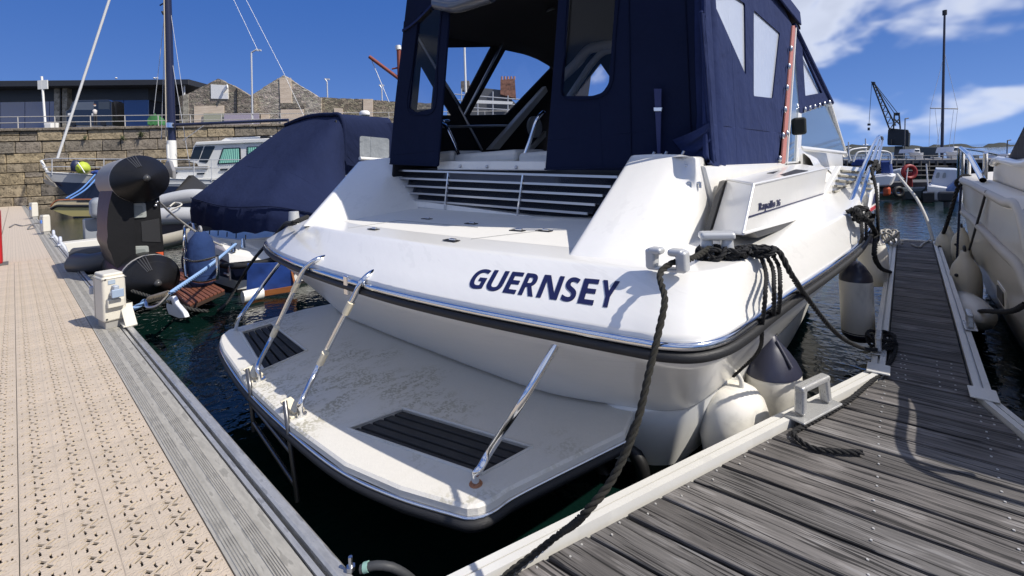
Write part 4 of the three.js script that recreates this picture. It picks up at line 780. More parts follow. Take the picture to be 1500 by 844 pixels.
    for (let i = 0; i < 4; i++) { const a = i * Math.PI / 2 + 0.5; part('rib', bar(d.clone().add(V(Math.cos(a) * 0.15, 0.13, Math.sin(a) * 0.15)), d.clone().add(V(Math.cos(a) * 0.04, 0.28, Math.sin(a) * 0.04)), 0.012, 6), mFn, q); }
    const top = d.clone().add(V(0, 0.34, 0));
    ropeThing('fender_rope', [PY(1120, 371, Y + 0.02), PX(1131, 390, -0.485), PX(1134, 424, -0.445), PX(1133, 455, -0.465), top.clone().add(V(0, 0.09, 0)), top], 0.0095, 'black rope from the side deck to the navy topped fender, its left strand of two');
    ropeThing('fender_rope', [PY(1128, 370, Y + 0.02), PX(1140, 388, -0.475), PX(1143, 420, -0.435), PX(1141, 452, -0.455), top.clone().add(V(0.01, 0.09, 0)), top.clone().add(V(0.03, -0.02, 0))], 0.0095, 'black rope from the side deck to the navy topped fender, its right strand of two');
    solo('rope_knot', knot(top.clone().add(V(0, 0.03, 0)), 4, 0.028, 0.05, 0.028, 0.009, 4), M.ropeBlack, 'black knot just above the navy conical top of the fender', 'rope');
  }
  const sausage = (name, px, py, X, r, h, label, navy) => {
    const c = PX(px, py, X), t = thing(name, label, 'fender', V(c.x, c.y - h / 2, c.z));
    part('body', place(lathe([[0.0, -h * 0.38], [r, -h * 0.38], [r, h * 0.25], [r * 0.99, h * 0.28]], 28), c), mF, t);
    part('cap', place(lathe([[r * 1.01, h * 0.26], [r * 0.97, h * 0.32], [r * 0.6, h * 0.43], [r * 0.28, h * 0.49], [0, h * 0.5]], 28), c), navy, t);
    part('base_cap', place(lathe([[0, -h * 0.5], [r * 0.6, -h * 0.48], [r * 0.96, -h * 0.42], [r * 1.01, -h * 0.36]], 28), c), navy, t);
    return c;
  };
  {
    const c = sausage('long_fender', 1255, 441, -0.405, 0.135, 0.80, 'long white fender with black ends hanging amidships between cruiser and finger', mFn);
    const top = c.clone().add(V(0, 0.39, 0));
    for (const [a, b, w] of [[1262, 316, 'left'], [1268, 318, 'right']]) ropeThing('fender_rope', [PX(a, b, -0.262), PX(a + 1, 345, -0.25), top.clone().add(V(0, 0.10, 0)), top], 0.011, `black rope holding the long black ended fender, the ${w} of its two strands`);
    ropeThing('boarding_rail_line', [PX(1240, 311, -0.36), PX(1252, 309, -0.31), PX(1262, 316, -0.255), PX(1276, 330, -0.235), PX(1283, 345, -0.225), PX(1281, 372, -0.225), PX(1288, 390, -0.22), PX(1305, 399, -0.19)], 0.019, 'thick black line looped from the boarding rail foot down to the finger edge');
    solo('rope_heap', [knot(PX(1262, 318, -0.265), 4, 0.05, 0.045, 0.12, 0.014, 5), knot(PX(1278, 246, -0.33), 3, 0.05, 0.06, 0.2, 0.02, 6)], M.ropeBlack, 'black rope turns wound round the boarding rail above the long fender', 'rope');
    const e = PX(1279, 382, -0.335), t = thing('rear_fender', 'dirty white fender behind the long black ended fender, half hidden by black lines', 'fender', V(e.x, e.y - 0.3, e.z));
    part('body', place(lathe([[0.0, -0.32], [0.11, -0.29], [0.15, -0.1], [0.15, 0.1], [0.12, 0.22], [0.05, 0.30], [0.03, 0.34], [0, 0.35]], 24), e), mF, t);
    part('cap', place(lathe([[0.125, 0.21], [0.09, 0.27], [0.04, 0.32], [0, 0.36]], 20), e), mFn, t);
    ropeThing('fender_rope', [PX(1276, 245, -0.30), PX(1284, 280, -0.25), PX(1286, 320, -0.24), PX(1286, 350, -0.25), e.clone().add(V(0, 0.34, 0))], 0.016, 'black rope from the boarding rail down to the dirty white fender');
  }
  // hoops and cleats on the finger edges
  const mH = std([0.50, 0.50, 0.49], 0.5, { metalness: 0.4, roughnessMap: tRough });
  const hoop = (c, ang, s, label) => {
    const t = thing('mooring_hoop', label, 'mooring cleat', c), g = (geo) => { geo.scale(s, s, s); geo.rotateY(ang); return geo.translate(c.x, c.y, c.z); };
    part('base_plate', g(rbox(0.34, 0.012, 0.10, 0.005, 0, 0.006, 0)), mH, t);
    part('hoop', [g(rbox(0.035, 0.14, 0.05, 0.012, -0.115, 0.075, 0).rotateZ(-0.12)), g(rbox(0.035, 0.14, 0.05, 0.012, 0.115, 0.075, 0).rotateZ(0.12)), g(rbox(0.25, 0.032, 0.05, 0.012, 0, 0.142, 0))], mH, t);
  };
  const fa = Math.atan2(3.21, 1.235);
  hoop(PY(1192, 602, 0.03), fa, 1.2, 'grey aluminium mooring hoop on the angled edge of the finger by the round fender');
  hoop(PY(1288, 512, 0.03), Math.PI / 2, 0.8, 'grey mooring hoop wrapped in black rope where the finger narrows');
  hoop(PY(1421, 478, 0.03), Math.PI / 2, 0.8, 'grey mooring hoop on the right edge of the finger under the beige boat rope');
  // bundle of pale rope at the far left corner of the finger
  solo('rope_coil', [knot(PY(1303, 352, 0.1), 5, 0.10, 0.10, 0.22, 0.014, 8)], std([0.42, 0.40, 0.36], 0.9), 'pale rope coil bundled on the far left end of the finger', 'rope');
  ropeThing('spare_line', [PY(1336, 358, 0.02), PY(1346, 362, 0.02), PY(1352, 357, 0.02), PY(1362, 351, 0.02), PY(1366, 345, 0.03)], 0.013, 'short pale rope lying on the planks at the far end of the finger', std([0.42, 0.40, 0.36], 0.9), false);
  ropeThing('rigging_pole_line', [PY(1367, 352, 0.04), PZ(1357, 320, -10.4), PZ(1342, 290, -10.7), PZ(1326, 270, -11), PZ(1314, 255, -11.2)], 0.024, 'taut pale grey line rising from the far end of the finger towards the cruiser bow', std([0.5, 0.49, 0.46], 0.8), false);
  // bolt with pipe at the walkway edge, bottom of the picture
  const b = PY(514, 835, 0.03), bt = thing('steel_bolt', 'stainless bolt standing on the walkway rail at the bottom of the picture', 'bolt', b);
  part('nut', new THREE.CylinderGeometry(0.018, 0.018, 0.016, 6).translate(b.x, b.y + 0.008, b.z), M.steelDull, bt); part('thread', new THREE.CylinderGeometry(0.008, 0.009, 0.045, 12).translate(b.x, b.y + 0.03, b.z), M.steelDull, bt);
  const hz = ropeThing('water_hose', [PY(528, 834, 0.05), PY(545, 829, 0.06), PY(570, 830, 0.05), PY(592, 840, 0.0), PY(605, 850, -0.05)], 0.016, 'short dark grey hose end running from the bolt over the walkway edge', std([0.04, 0.042, 0.045], 0.6), false, 'hose');
  part('tape_band', bar(PY(533, 832, 0.053), PY(540, 830, 0.058), 0.0185, 12), std([0.25, 0.42, 0.36], 0.6), hz);
}
// ------------------------------------------------------------------ left side: pedestals, inflatable, covered motor boat
const mCream = std([0.66, 0.63, 0.55], 0.5, { map: tGrime });
function pedestal(base, k, turn, label, detail) {
  const t = thing('power_pedestal', label, 'power pedestal', base, 'service pedestals along the walkway');
  const P = (g) => { g.scale(k * (detail ? 1.22 : 1), k * (detail ? 0.86 : 1), k); g.rotateY(turn); return g.translate(base.x, base.y, base.z); };
  part('cabinet', [P(rbox(0.30, 0.56, 0.20, 0.03, 0, 0.37, 0, 2)), P(rbox(0.27, 0.05, 0.17, 0.02, 0, 0.66, 0, 2))], mCream, t);
  part('base_foot', P(rbox(0.22, 0.10, 0.16, 0.01, 0.02, 0.05, 0)), std([0.3, 0.29, 0.27], 0.6), t);
  part('cabinet_seam', [P(box(0.005, 0.55, 0.205, -0.08, 0.38, 0)), P(box(0.305, 0.004, 0.205, 0, 0.62, 0))], std([0.25, 0.24, 0.21], 0.7), t);
  if (!detail) { part('socket', P(rbox(0.08, 0.12, 0.05, 0.015, 0.05, 0.45, 0.11)), std([0.10, 0.22, 0.6], 0.4), t); return t; }
  const mG = std([0.36, 0.40, 0.46], 0.4);
  const s = part('socket', [P(rbox(0.12, 0.16, 0.05, 0.015, 0.155, 0.46, 0.0).rotateY(0)), P(new THREE.CylinderGeometry(0.048, 0.048, 0.07, 18).rotateZ(Math.PI / 2).translate(0.20, 0.44, 0))], mG, t);
  part('socket_flap', P(rbox(0.02, 0.10, 0.10, 0.008, 0.24, 0.45, 0)), std([0.30, 0.38, 0.50], 0.35), s);
  part('name_plate', P(rbox(0.006, 0.05, 0.06, 0.002, 0.153, 0.58, 0.02)), std([0.35, 0.42, 0.5], 0.4), t);
  part('socket_box', P(rbox(0.05, 0.10, 0.14, 0.01, 0.17, 0.32, 0.0)), mCream, t);
  part('water_tap', P(rbox(0.05, 0.10, 0.05, 0.015, -0.15, 0.45, 0.10)), mG, t);
  for (const [y, z] of [[0.13, 0.07], [0.62, 0.07], [0.13, -0.07]]) part('bolt_head', P(new THREE.SphereGeometry(0.01, 8, 6).translate(0.15, y, z)), M.black, t);
  return t;
}
pedestal(PY(160, 477, 0).setZ(-0.70), 1.05, 0.12, 'cream power pedestal with blue sockets, the large nearest one on the walkway edge', true);
pedestal(PZ(66, 335, -0.72).setY(0), 1.0, 0.3, 'white power pedestal with a blue socket, middle one along the walkway', false);
pedestal(PZ(49, 309, -0.72).setY(0), 1.3, 0.3, 'small white power pedestal at the far end of the walkway by the wall', false);
{ // white bracket on the rail beside the near pedestal
  const c = PY(180, 474, 0.03); solo('rail_bracket', [box(0.02, 0.22, 0.12, c.x - 0.05, 0.13, -0.82), beam(V(c.x - 0.05, 0.23, -0.82), V(c.x + 0.22, 0.03, -0.83), 0.10, 0.02), rbox(0.3, 0.015, 0.12, 0.004, c.x + 0.07, 0.04, -0.82)], mCream, 'pale triangular bracket on the walkway rail against the nearest pedestal', 'bracket');
}
{ // red post at the left edge of the picture
  const b = PY(-15, 388, 0), t = thing('red_safety_post', 'red post with a rounded hood, cut by the left edge of the picture', 'safety post', b);
  const m = std([0.42, 0.012, 0.014], 0.45);
  part('hood', rbox(0.42, 1.15, 0.42, 0.14, b.x, b.y + 1.75, b.z + 0.04, 4), m, t); part('pillar', uvBox(rbox(0.5, 1.2, 0.5, 0.05, b.x, b.y + 0.6, b.z + 0.06)), m, t); part('base_plate', box(0.6, 0.02, 0.5, b.x + 0.2, 0.012, b.z - 0.02), std([0.12, 0.115, 0.105], 0.8), t);
}
// inflatable dinghy hung on its side, stern towards us
{
  const z = -1.45, T = PZ(206, 262, z), Bt = PZ(221, 409, z), R = 0.40;
  const mHyp = phy([0.011, 0.011, 0.012], 0.42, { specularIntensity: 0.5, bumpMap: tFold, bumpScale: 0.01 }), mGreyB = std([0.27, 0.26, 0.24], 0.5, { bumpMap: tFold, bumpScale: 0.01 }), mTrim = std([0.44, 0.42, 0.39], 0.5);
  const t = thing('inflatable_dinghy', 'dark inflatable dinghy hung upright on its side with cone ended tubes facing us', 'inflatable boat', V(T.x - 1, WATER, z));
  const cyl = (c, L, r, m, name, len) => {
    const g = new THREE.CylinderGeometry(r, r, L, 32, 1).rotateZ(Math.PI / 2).translate(c.x - L / 2, c.y, c.z);
    part(name, uvBox(g), m, t);
    part('tube_cone', uvBox(lathe([[r, 0], [r * 0.97, 0.06], [r * 0.75, 0.24], [r * 0.35, 0.52], [r * 0.16, 0.60], [r * 0.14, 0.64], [0, 0.65]], 36).rotateZ(-Math.PI / 2).scale(0.8, 1, 1).translate(c.x, c.y, c.z)), mHyp, t);
    part('tube_band', new THREE.CylinderGeometry(r * 1.006, r * 1.006, 0.10, 32, 1, true).rotateZ(Math.PI / 2).translate(c.x - 0.06, c.y, c.z), mTrim, t);
    part('tube_tip', new THREE.SphereGeometry(r * 0.13, 12, 8).translate(c.x + 0.52, c.y, c.z), std([0.05, 0.05, 0.05], 0.3), t);
    for (let i = 0; i < 4; i++) { const a = 1.1 + i * 0.10; part('cone_seam', bar(V(c.x + 0.05, c.y + Math.sin(a) * r * 0.985, c.z + Math.cos(a) * r * 0.985), V(c.x + 0.34, c.y + Math.sin(a) * r * 0.5, c.z + Math.cos(a) * r * 0.5), 0.008, 5), std([0.05, 0.05, 0.052], 0.5), t); }
  };
  cyl(T, 1.9, R, mGreyB, 'tube'); cyl(Bt, 2.2, R * 0.98, mHyp, 'tube');
  // transom and the vee of the hull bottom between the tubes
  const E = (x, y, d = 0) => PX(x, y, T.x - 0.12 + d);
  const tr = part('transom', slab([E(178, 280), E(233, 282), E(243, 400), E(182, 392)], 0.06, { bevel: 0.008 }), mHyp, t);
  const rows = []; for (let j = 0; j <= 10; j++) { const k = j / 10, row = []; for (let i = 0; i <= 14; i++) { const s = i / 14, y = mix(T.y - 0.12, Bt.y + 0.14, s), bulge = Math.sin(Math.PI * s); row.push(V(T.x - 0.06 - k * 1.7, y, z + R * 0.84 + 0.11 * Math.pow(bulge, 0.8) * (1 - 0.3 * k) + (Math.abs(s - 0.62) < 0.03 || Math.abs(s - 0.7) < 0.03 ? 0.02 : 0))); } rows.push(row); }
  part('hull_bottom', grid(rows), mHyp, t);
  const side = []; for (let i = 0; i <= 14; i++) side.push(rows[0][i]); part('hull_edge', grid([side, side.map(p => V(p.x, p.y, z + 0.1))]), mHyp, t);
  const plateM = std([0.30, 0.32, 0.305], 0.45);
  const grip = (q, name) => { const b = part(name, slab(q.map(p => E(...p, 0.01)), 0.03, { off: 0.02, bevel: 0.006, round: 0.03 }), plateM, t); const c = [bil(q.map(p => E(...p, 0.04)), 0.15, 0.2), bil(q.map(p => E(...p, 0.04)), 0.85, 0.2), bil(q.map(p => E(...p, 0.04)), 0.85, 0.8), bil(q.map(p => E(...p, 0.04)), 0.15, 0.8)]; part('grip_hollow', slab(c, 0.01, { round: 0.03 }), std([0.20, 0.22, 0.21], 0.5), b); };
  grip([[181.5, 298], [213, 297], [214.6, 318.5], [182, 320.6]], 'grip_plate'); grip([[187, 361], [217, 360], [219.6, 382], [188, 385]], 'grip_plate');
  part('access_panel', slab([E(206, 325), E(233, 320), E(235, 355), E(208, 354)], 0.012, { off: 0.012, bevel: 0.003 }), std([0.028, 0.028, 0.029], 0.35), tr);
  part('warning_label', slab([E(227, 370), E(239, 369), E(239.5, 383), E(227.5, 384)], 0.006, { off: 0.008 }), std([0.62, 0.10, 0.03], 0.5), tr);
  part('drain_plug', new THREE.CylinderGeometry(0.045, 0.045, 0.03, 6).rotateZ(Math.PI / 2).translate(E(183, 342).x + 0.02, E(183, 342).y, E(183, 342).z), std([0.06, 0.06, 0.062], 0.4), tr);
  for (const [x, y] of [[228, 301], [230, 296]]) { const p = E(x, y, 0.03); part('transom_bolt', new THREE.SphereGeometry(0.03, 10, 8).translate(p.x, p.y, p.z), M.steelDull, tr); }
  // outboard leg sticking out behind the top tube
  const sk = thing('outboard_motor', 'grey fin shaped outboard leg sticking out behind the top dinghy tube', 'outboard motor', PZ(246, 262, z - 0.5));
  const Kp = (x, y) => PZ(x, y, z - 0.5);
  part('leg', slab([Kp(234, 245), Kp(240, 243), Kp(243, 235), Kp(247, 236), Kp(252, 250), Kp(252.5, 262), Kp(248, 260), Kp(242, 252), Kp(234, 254)], 0.06, { bevel: 0.02, seg: 2 }), std([0.24, 0.24, 0.245], 0.4), sk);
}
// blue covered motor boat
{
  const Wt = WATER, A = PZ(240, 330, -2.42), t = thing('covered_motor_boat', 'motor boat under a navy canvas cover with white gunwale and dark blue hull', 'motor boat', V(-9.4, Wt, -4));
  const row = (l) => l.map(([x, y, z]) => PZ(x, y, z));
  const r0 = row([[280, 326, -2.42], [300, 331, -2.5], [330, 338, -2.65], [365, 340, -2.85], [402, 339, -3.05], [490, 350, -3.7]]);
  const r1 = row([[281, 290, -2.45], [305, 297, -2.53], [335, 303, -2.68], [370, 303, -2.88], [403, 303, -3.1], [490, 318, -3.75]]);
  const r2 = row([[350, 236, -3.6], [378, 236, -3.65], [405, 240, -3.75], [440, 250, -3.9], [515, 300, -4.4]]);
  const r3 = row([[420, 184, -4.9], [452, 172.5, -4.95], [485, 169.5, -5.0], [502, 173, -5.05], [506, 258, -5.15]]);
  const S = (r) => spl(r, 40), lerpR = (a, b, k) => a.map((p, i) => lerp3(p, b[i], k));
  const R0 = S(r0).map((p, i) => { p.y += 0.02 * Math.sin(i * 0.9) - 0.015; p.z += 0.015 * Math.sin(i * 1.7); return p; }), R1 = S(r1), R2 = S(r2), R3 = S(r3);
  const sag = (r, k) => r.map((p, i) => { const q = p.clone(); q.y += k * Math.sin(i / 40 * Math.PI) + 0.015 * Math.sin(i * 0.55 + k * 40); return q; });
  const rows = [R0, lerpR(R0, R1, 0.5).map((p, i) => p.clone().add(V(0, 0, 0.03 + 0.02 * Math.sin(i * 0.8)))), R1];
  for (let k = 1; k < 5; k++) rows.push(sag(lerpR(R1, R2, k / 5), -0.02)); rows.push(R2);
  for (let k = 1; k < 6; k++) rows.push(sag(lerpR(R2, R3, k / 6), 0.01)); rows.push(R3);
  const mCov = phy([0.0125, 0.0195, 0.058], 0.9, { map: tCanvas, bumpMap: tFold, bumpScale: 0.025, specularIntensity: 0.35 });
  const cover = part('canvas_cover', grid(rows), mCov, t);
  part('cover_seam', tube(spl(r1, 30).map(p => p.clone().add(V(0.01, 0.005, 0.02))), 0.012, 60, 5), mCov, cover);
  // canopy with hoop and window forward of the cover
  const c0 = r3, c1 = row([[520, 186, -6.2], [545, 174, -6.25], [562, 172, -6.3], [572, 176, -6.35], [578, 240, -6.4]]);
  const can = part('canopy', grid([S(c0).map(p => p.clone().add(V(0.03, 0.03, 0.02))), S(c1)]), mCov, t);
  part('canopy_hoop', tube(S(r3).map(p => p.clone().add(V(0.02, 0.02, 0.04))), 0.05, 60, 8), mCov, can);
  part('canopy_seam', [tube([PZ(492, 176, -4.9), PZ(497, 215, -4.9), PZ(500, 256, -4.9)], 0.02, 20, 6)], M.black, can);
  part('clear_window', slab([PZ(527, 199, -5.2), PZ(570, 203, -5.9), PZ(570, 232, -5.9), PZ(527, 232, -5.2)], 0.01, { round: 0.06 }), phy([0.45, 0.48, 0.5], 0.15, { transmission: 0.4, thickness: 0, bumpMap: tFold, bumpScale: 0.05 }), can);
  part('canopy_side', slab([PZ(508, 180, -5.3), PZ(578, 180, -6.4), PZ(578, 244, -6.4), PZ(508, 258, -5.3)], 0.03), mCov, can);
  part('deck_rail', bar(PZ(527, 232, -5.0), PZ(585, 236, -6.2), 0.04, 8), M.gel, t);
  // dark dodger bulge pressed against the cover
  // gunwale and hull
  const G = row([[274, 342, -2.40], [335, 372, -2.55], [385, 368, -3.0], [440, 350, -3.6], [560, 300, -6]]), Hh = row([[274, 355, -2.38], [336, 385, -2.53], [387, 380, -2.98], [442, 362, -3.58], [562, 310, -6]]);
  const up = G.map((p, i) => r0[Math.min(i, 5)].clone().lerp(p, 0.35).add(V(0, -0.05, -0.05)));
  part('gunwale', [grid([up, G, Hh], false, false), grid([G, G.map(p => p.clone().add(V(-0.1, 0.0, -1.5)))], false, false)], M.gel, t);
  const strake = Hh.map(p => p.clone().add(V(0.02, -0.05, 0.03))); part('rubbing_strake', tube(strake, 0.055, 40, 8), M.rubber, t);
  const K = Hh.map((p, i) => V(p.x - 0.05 * i, Wt + 0.22, p.z - 0.12)), K2 = K.map(p => p.clone().setY(Wt + 0.06)), K3 = K2.map(p => p.clone().setY(Wt - 0.4));
  part('hull', grid([Hh, K], false, false), std([0.012, 0.016, 0.045], 0.3), t);
  part('boot_top', grid([K, K2], false, false), M.gel, t); part('bottom', grid([K2, K3], false, false), std([0.01, 0.01, 0.012], 0.6), t);
  // blue panel in a varnished frame on the quarter
  const q = [[362, 387, -2.85], [424, 384, -3.45], [432, 418, -3.5], [361, 431, -2.85]].map(a => PZ(a[0], a[1], a[2] + 0.24));
  part('blue_panel', uvBox(slab(q, 0.03)), phy([0.02, 0.06, 0.26], 0.45, { map: tex(256, 256, (u, v) => { const n = fbm(u * 5, v * 5, 5, 221, 5, 5); return mix(0.35, 1.4, n); }, true, 1) }), t);
  const mWood = std([0.30, 0.11, 0.035], 0.45, { map: tex(256, 256, (u, v) => { const n = fbm(u * 3, v * 40, 4, 231, 3, 40); return [0.7 + 0.5 * n, 0.7 + 0.45 * n, 0.7 + 0.4 * n]; }, true, 1) });
  part('wood_rail', uvBox(merge([beam(q[3].clone().add(V(-0.03, -0.04, 0.03)), q[2].clone().add(V(0.1, -0.03, 0.02)), 0.05, 0.09), beam(q[1], q[2], 0.03, 0.03, V(1, 0, 0))])), mWood, t);
  // fittings on the transom and gunwale
  { const h = PZ(336, 400, -2.5); part('transom_hinge', [rbox(0.07, 0.26, 0.03, 0.008, h.x, h.y, h.z), bar(h.clone().add(V(-0.16, -0.02, 0.03)), h.clone().add(V(0.03, -0.02, 0.03)), 0.022)], M.steelDull, t); }
  for (const [x, y] of [[342, 362], [356, 356]]) { const c = PZ(x, y, -2.62); part('deck_cleat', [new THREE.CylinderGeometry(0.03, 0.04, 0.16, 10).translate(c.x, c.y, c.z)], M.steel, t); }
  part('cover_hook', [0, 1, 2, 3, 4, 5].map(i => { const p = lerp3(r0[1], r0[3], i / 5).add(V(0, -0.04, 0.06)); return bar(p, p.clone().add(V(0.01, -0.09, 0.01)), 0.01, 5); }), M.black, t).userData.kind = 'stuff';
  // exhaust on the waterline
  { const c = PZ(371, 453, -2.6); part('exhaust_outlet', new THREE.CylinderGeometry(0.10, 0.10, 0.3, 16).rotateX(Math.PI / 2).translate(c.x, Wt + 0.12, c.z), M.gel, t); }
  // slatted teak platform
  const py = -0.18, pf = PY(329, 424, py), pt = PY(276, 447, py), pl = V(pt.x - 2.6, py, pt.z - 0.05), pb = V(pf.x - 3.0, py, pf.z - 0.05);
  const base = part('boarding_platform', plate([[pf.x, pf.z], [pt.x, pt.z], [pl.x, pl.z], [pb.x, pb.z]], py - 0.035, 0.05, 0.004), std([0.05, 0.03, 0.02], 0.6), t);
  for (let i = 0; i < 9; i++) { const s0 = (i + 0.05) / 9, s1 = (i + 0.88) / 9, Q = [pf, pt, pl, pb]; part('teak_slat', uvBox(slab([lerp3(pf, pt, s0), lerp3(pf, pt, s1), lerp3(pb, pl, s1), lerp3(pb, pl, s0)], 0.03, { bevel: 0.004 })), std([0.17, 0.062, 0.036], 0.55), base); }
  // two fenders in blue socks held by a bright wire rack on the platform
  const bz = PY(293, 416, py).z;
  for (const [x, y, r, l] of [[295, 379, 0.205, 'blue sock fender standing on the teak platform, the larger front one in the rack'], [280, 381, 0.165, 'blue sock fender standing behind the larger one in the wire rack']]) {
    const z = bz - (x < 290 ? 0.25 : 0), c = PZ(x, y, z), f = thing('sock_fender', l, 'fender', V(c.x, py, c.z), 'fenders in the rack');
    delete f.userData.group; const h = c.y - py;
    part('body', uvBox(lathe([[0, -h], [r * 0.75, -h], [r * 0.96, -h * 0.8], [r, 0], [r * 0.97, h * 0.45], [r * 0.8, h * 0.75], [r * 0.45, h * 0.95], [0.07, h * 1.02], [0, h * 1.03]], 26).translate(c.x, c.y, c.z)), std([0.012, 0.036, 0.125], 0.95, { map: tCanvas, bumpMap: tFold, bumpScale: 0.05 }), f);
    part('eye', new THREE.TorusGeometry(0.06, 0.02, 8, 14).translate(c.x, c.y + h * 1.08, c.z), std([0.3, 0.3, 0.3], 0.5), f);
  }
  const rk = (a) => PZ(a[0], a[1], bz + 0.25 + (a[2] || 0));
  const rack = part('fender_rack', tube([rk([271, 331, -0.5]), rk([270, 345]), rk([270, 378]), rk([272, 405])], 0.022, 20, 8), M.steel, t);
  for (const l of [[[270, 379], [285, 383], [300, 381], [318, 376]], [[272, 405], [285, 412], [300, 413], [318, 408]], [[318, 376], [319, 400], [318, 409]], [[271, 331, -0.5], [280, 326, -0.6], [285, 340, -0.6]]]) part('rack_bar', tube(l.map(rk), 0.02, 16, 8), M.steel, rack);
}
// lines between the covered boat and the walkway
{
  const mB = std([0.24, 0.38, 0.62], 0.8), mD = M.ropeBlack;
  const a = PZ(345, 358, -2.6), sp0 = PZ(249, 430, -1.15), sp1 = PZ(214, 440, -1.05), w = PZ(182, 452, -0.86);
  ropeThing('blue_mooring_line', [a, lerp3(a, sp0, 0.5).add(V(0, -0.03, 0)), sp0], 0.026, 'taut pale blue line from the covered boat cleat down to the spring snubber', mB, true);
  ropeThing('blue_mooring_line', [sp1, lerp3(sp1, w, 0.5).add(V(0, -0.04, 0)), w], 0.03, 'short pale blue line from the spring snubber to the walkway by the pedestal', mB, true);
  const pts = []; for (let i = 0; i <= 140; i++) { const k = i / 140, p = lerp3(lerp3(sp0, sp1, 0.06), lerp3(sp0, sp1, 0.85), k), b = k * 12 * 2 * Math.PI; p.y += Math.cos(b) * 0.035; p.z += Math.sin(b) * 0.035; pts.push(p); }
  const s = thing('spring_snubber', 'bronze coil spring snubber joining the two pale blue mooring lines', 'mooring spring', lerp3(sp0, sp1, 0.5));
  part('coil', tube(pts, 0.009, 500, 6), std([0.34, 0.29, 0.22], 0.35, { metalness: 0.8 }), s);
  part('link', [tube([sp0, lerp3(sp0, sp1, 0.3).add(V(0, -0.10, 0.04)), lerp3(sp0, sp1, 0.8).add(V(0, -0.08, 0.04)), sp1], 0.018, 30, 8)], M.steelDull, s);
  const L = [[193, 426], [215, 433], [240, 440], [262, 447], [284, 454], [305, 456]]; ropeThing('dark_mooring_line', L.map(([x, y], i) => PZ(x, y, -1.0 - i * 0.12)), 0.02, 'dark sagging line under the dinghy cone passing in front of the white fin', std([0.035, 0.034, 0.03], 0.9), true);
  const F = (x, y) => PZ(x, y, -1.3); solo('white_fin', slab([F(244, 436), F(252, 434), F(256, 444), F(268, 458), F(271, 466), F(262, 467), F(247, 461), F(243, 450)], 0.05, { bevel: 0.012, seg: 2, round: 0.04 }), std([0.78, 0.79, 0.80], 0.35), 'white pointed fin or paddle hanging over the water below the snubber', 'fin');
  ropeThing('dinghy_line', [PZ(233, 296, -1.4), PZ(262, 322, -1.8), PZ(300, 348, -2.2), PZ(325, 360, -2.4)], 0.016, 'thin grey line from the dinghy top tube down to the covered boat gunwale', std([0.3, 0.29, 0.27], 0.8), false);
  const q = PY(431, 326, deckY + 0.08); ropeThing('port_stern_line', [PY(450, 318, deckY + 0.08), q, PZ(413, 333, -2.3), PZ(398, 350, -2.3), PZ(378, 372, -2.3), PZ(366, 388, -2.35), PZ(352, 410, -2.4), PZ(335, 440, -2.2), PZ(320, 455, -1.9)], 0.022, 'black line from the cruiser port quarter fitting down past the covered boat', mD, true);
}
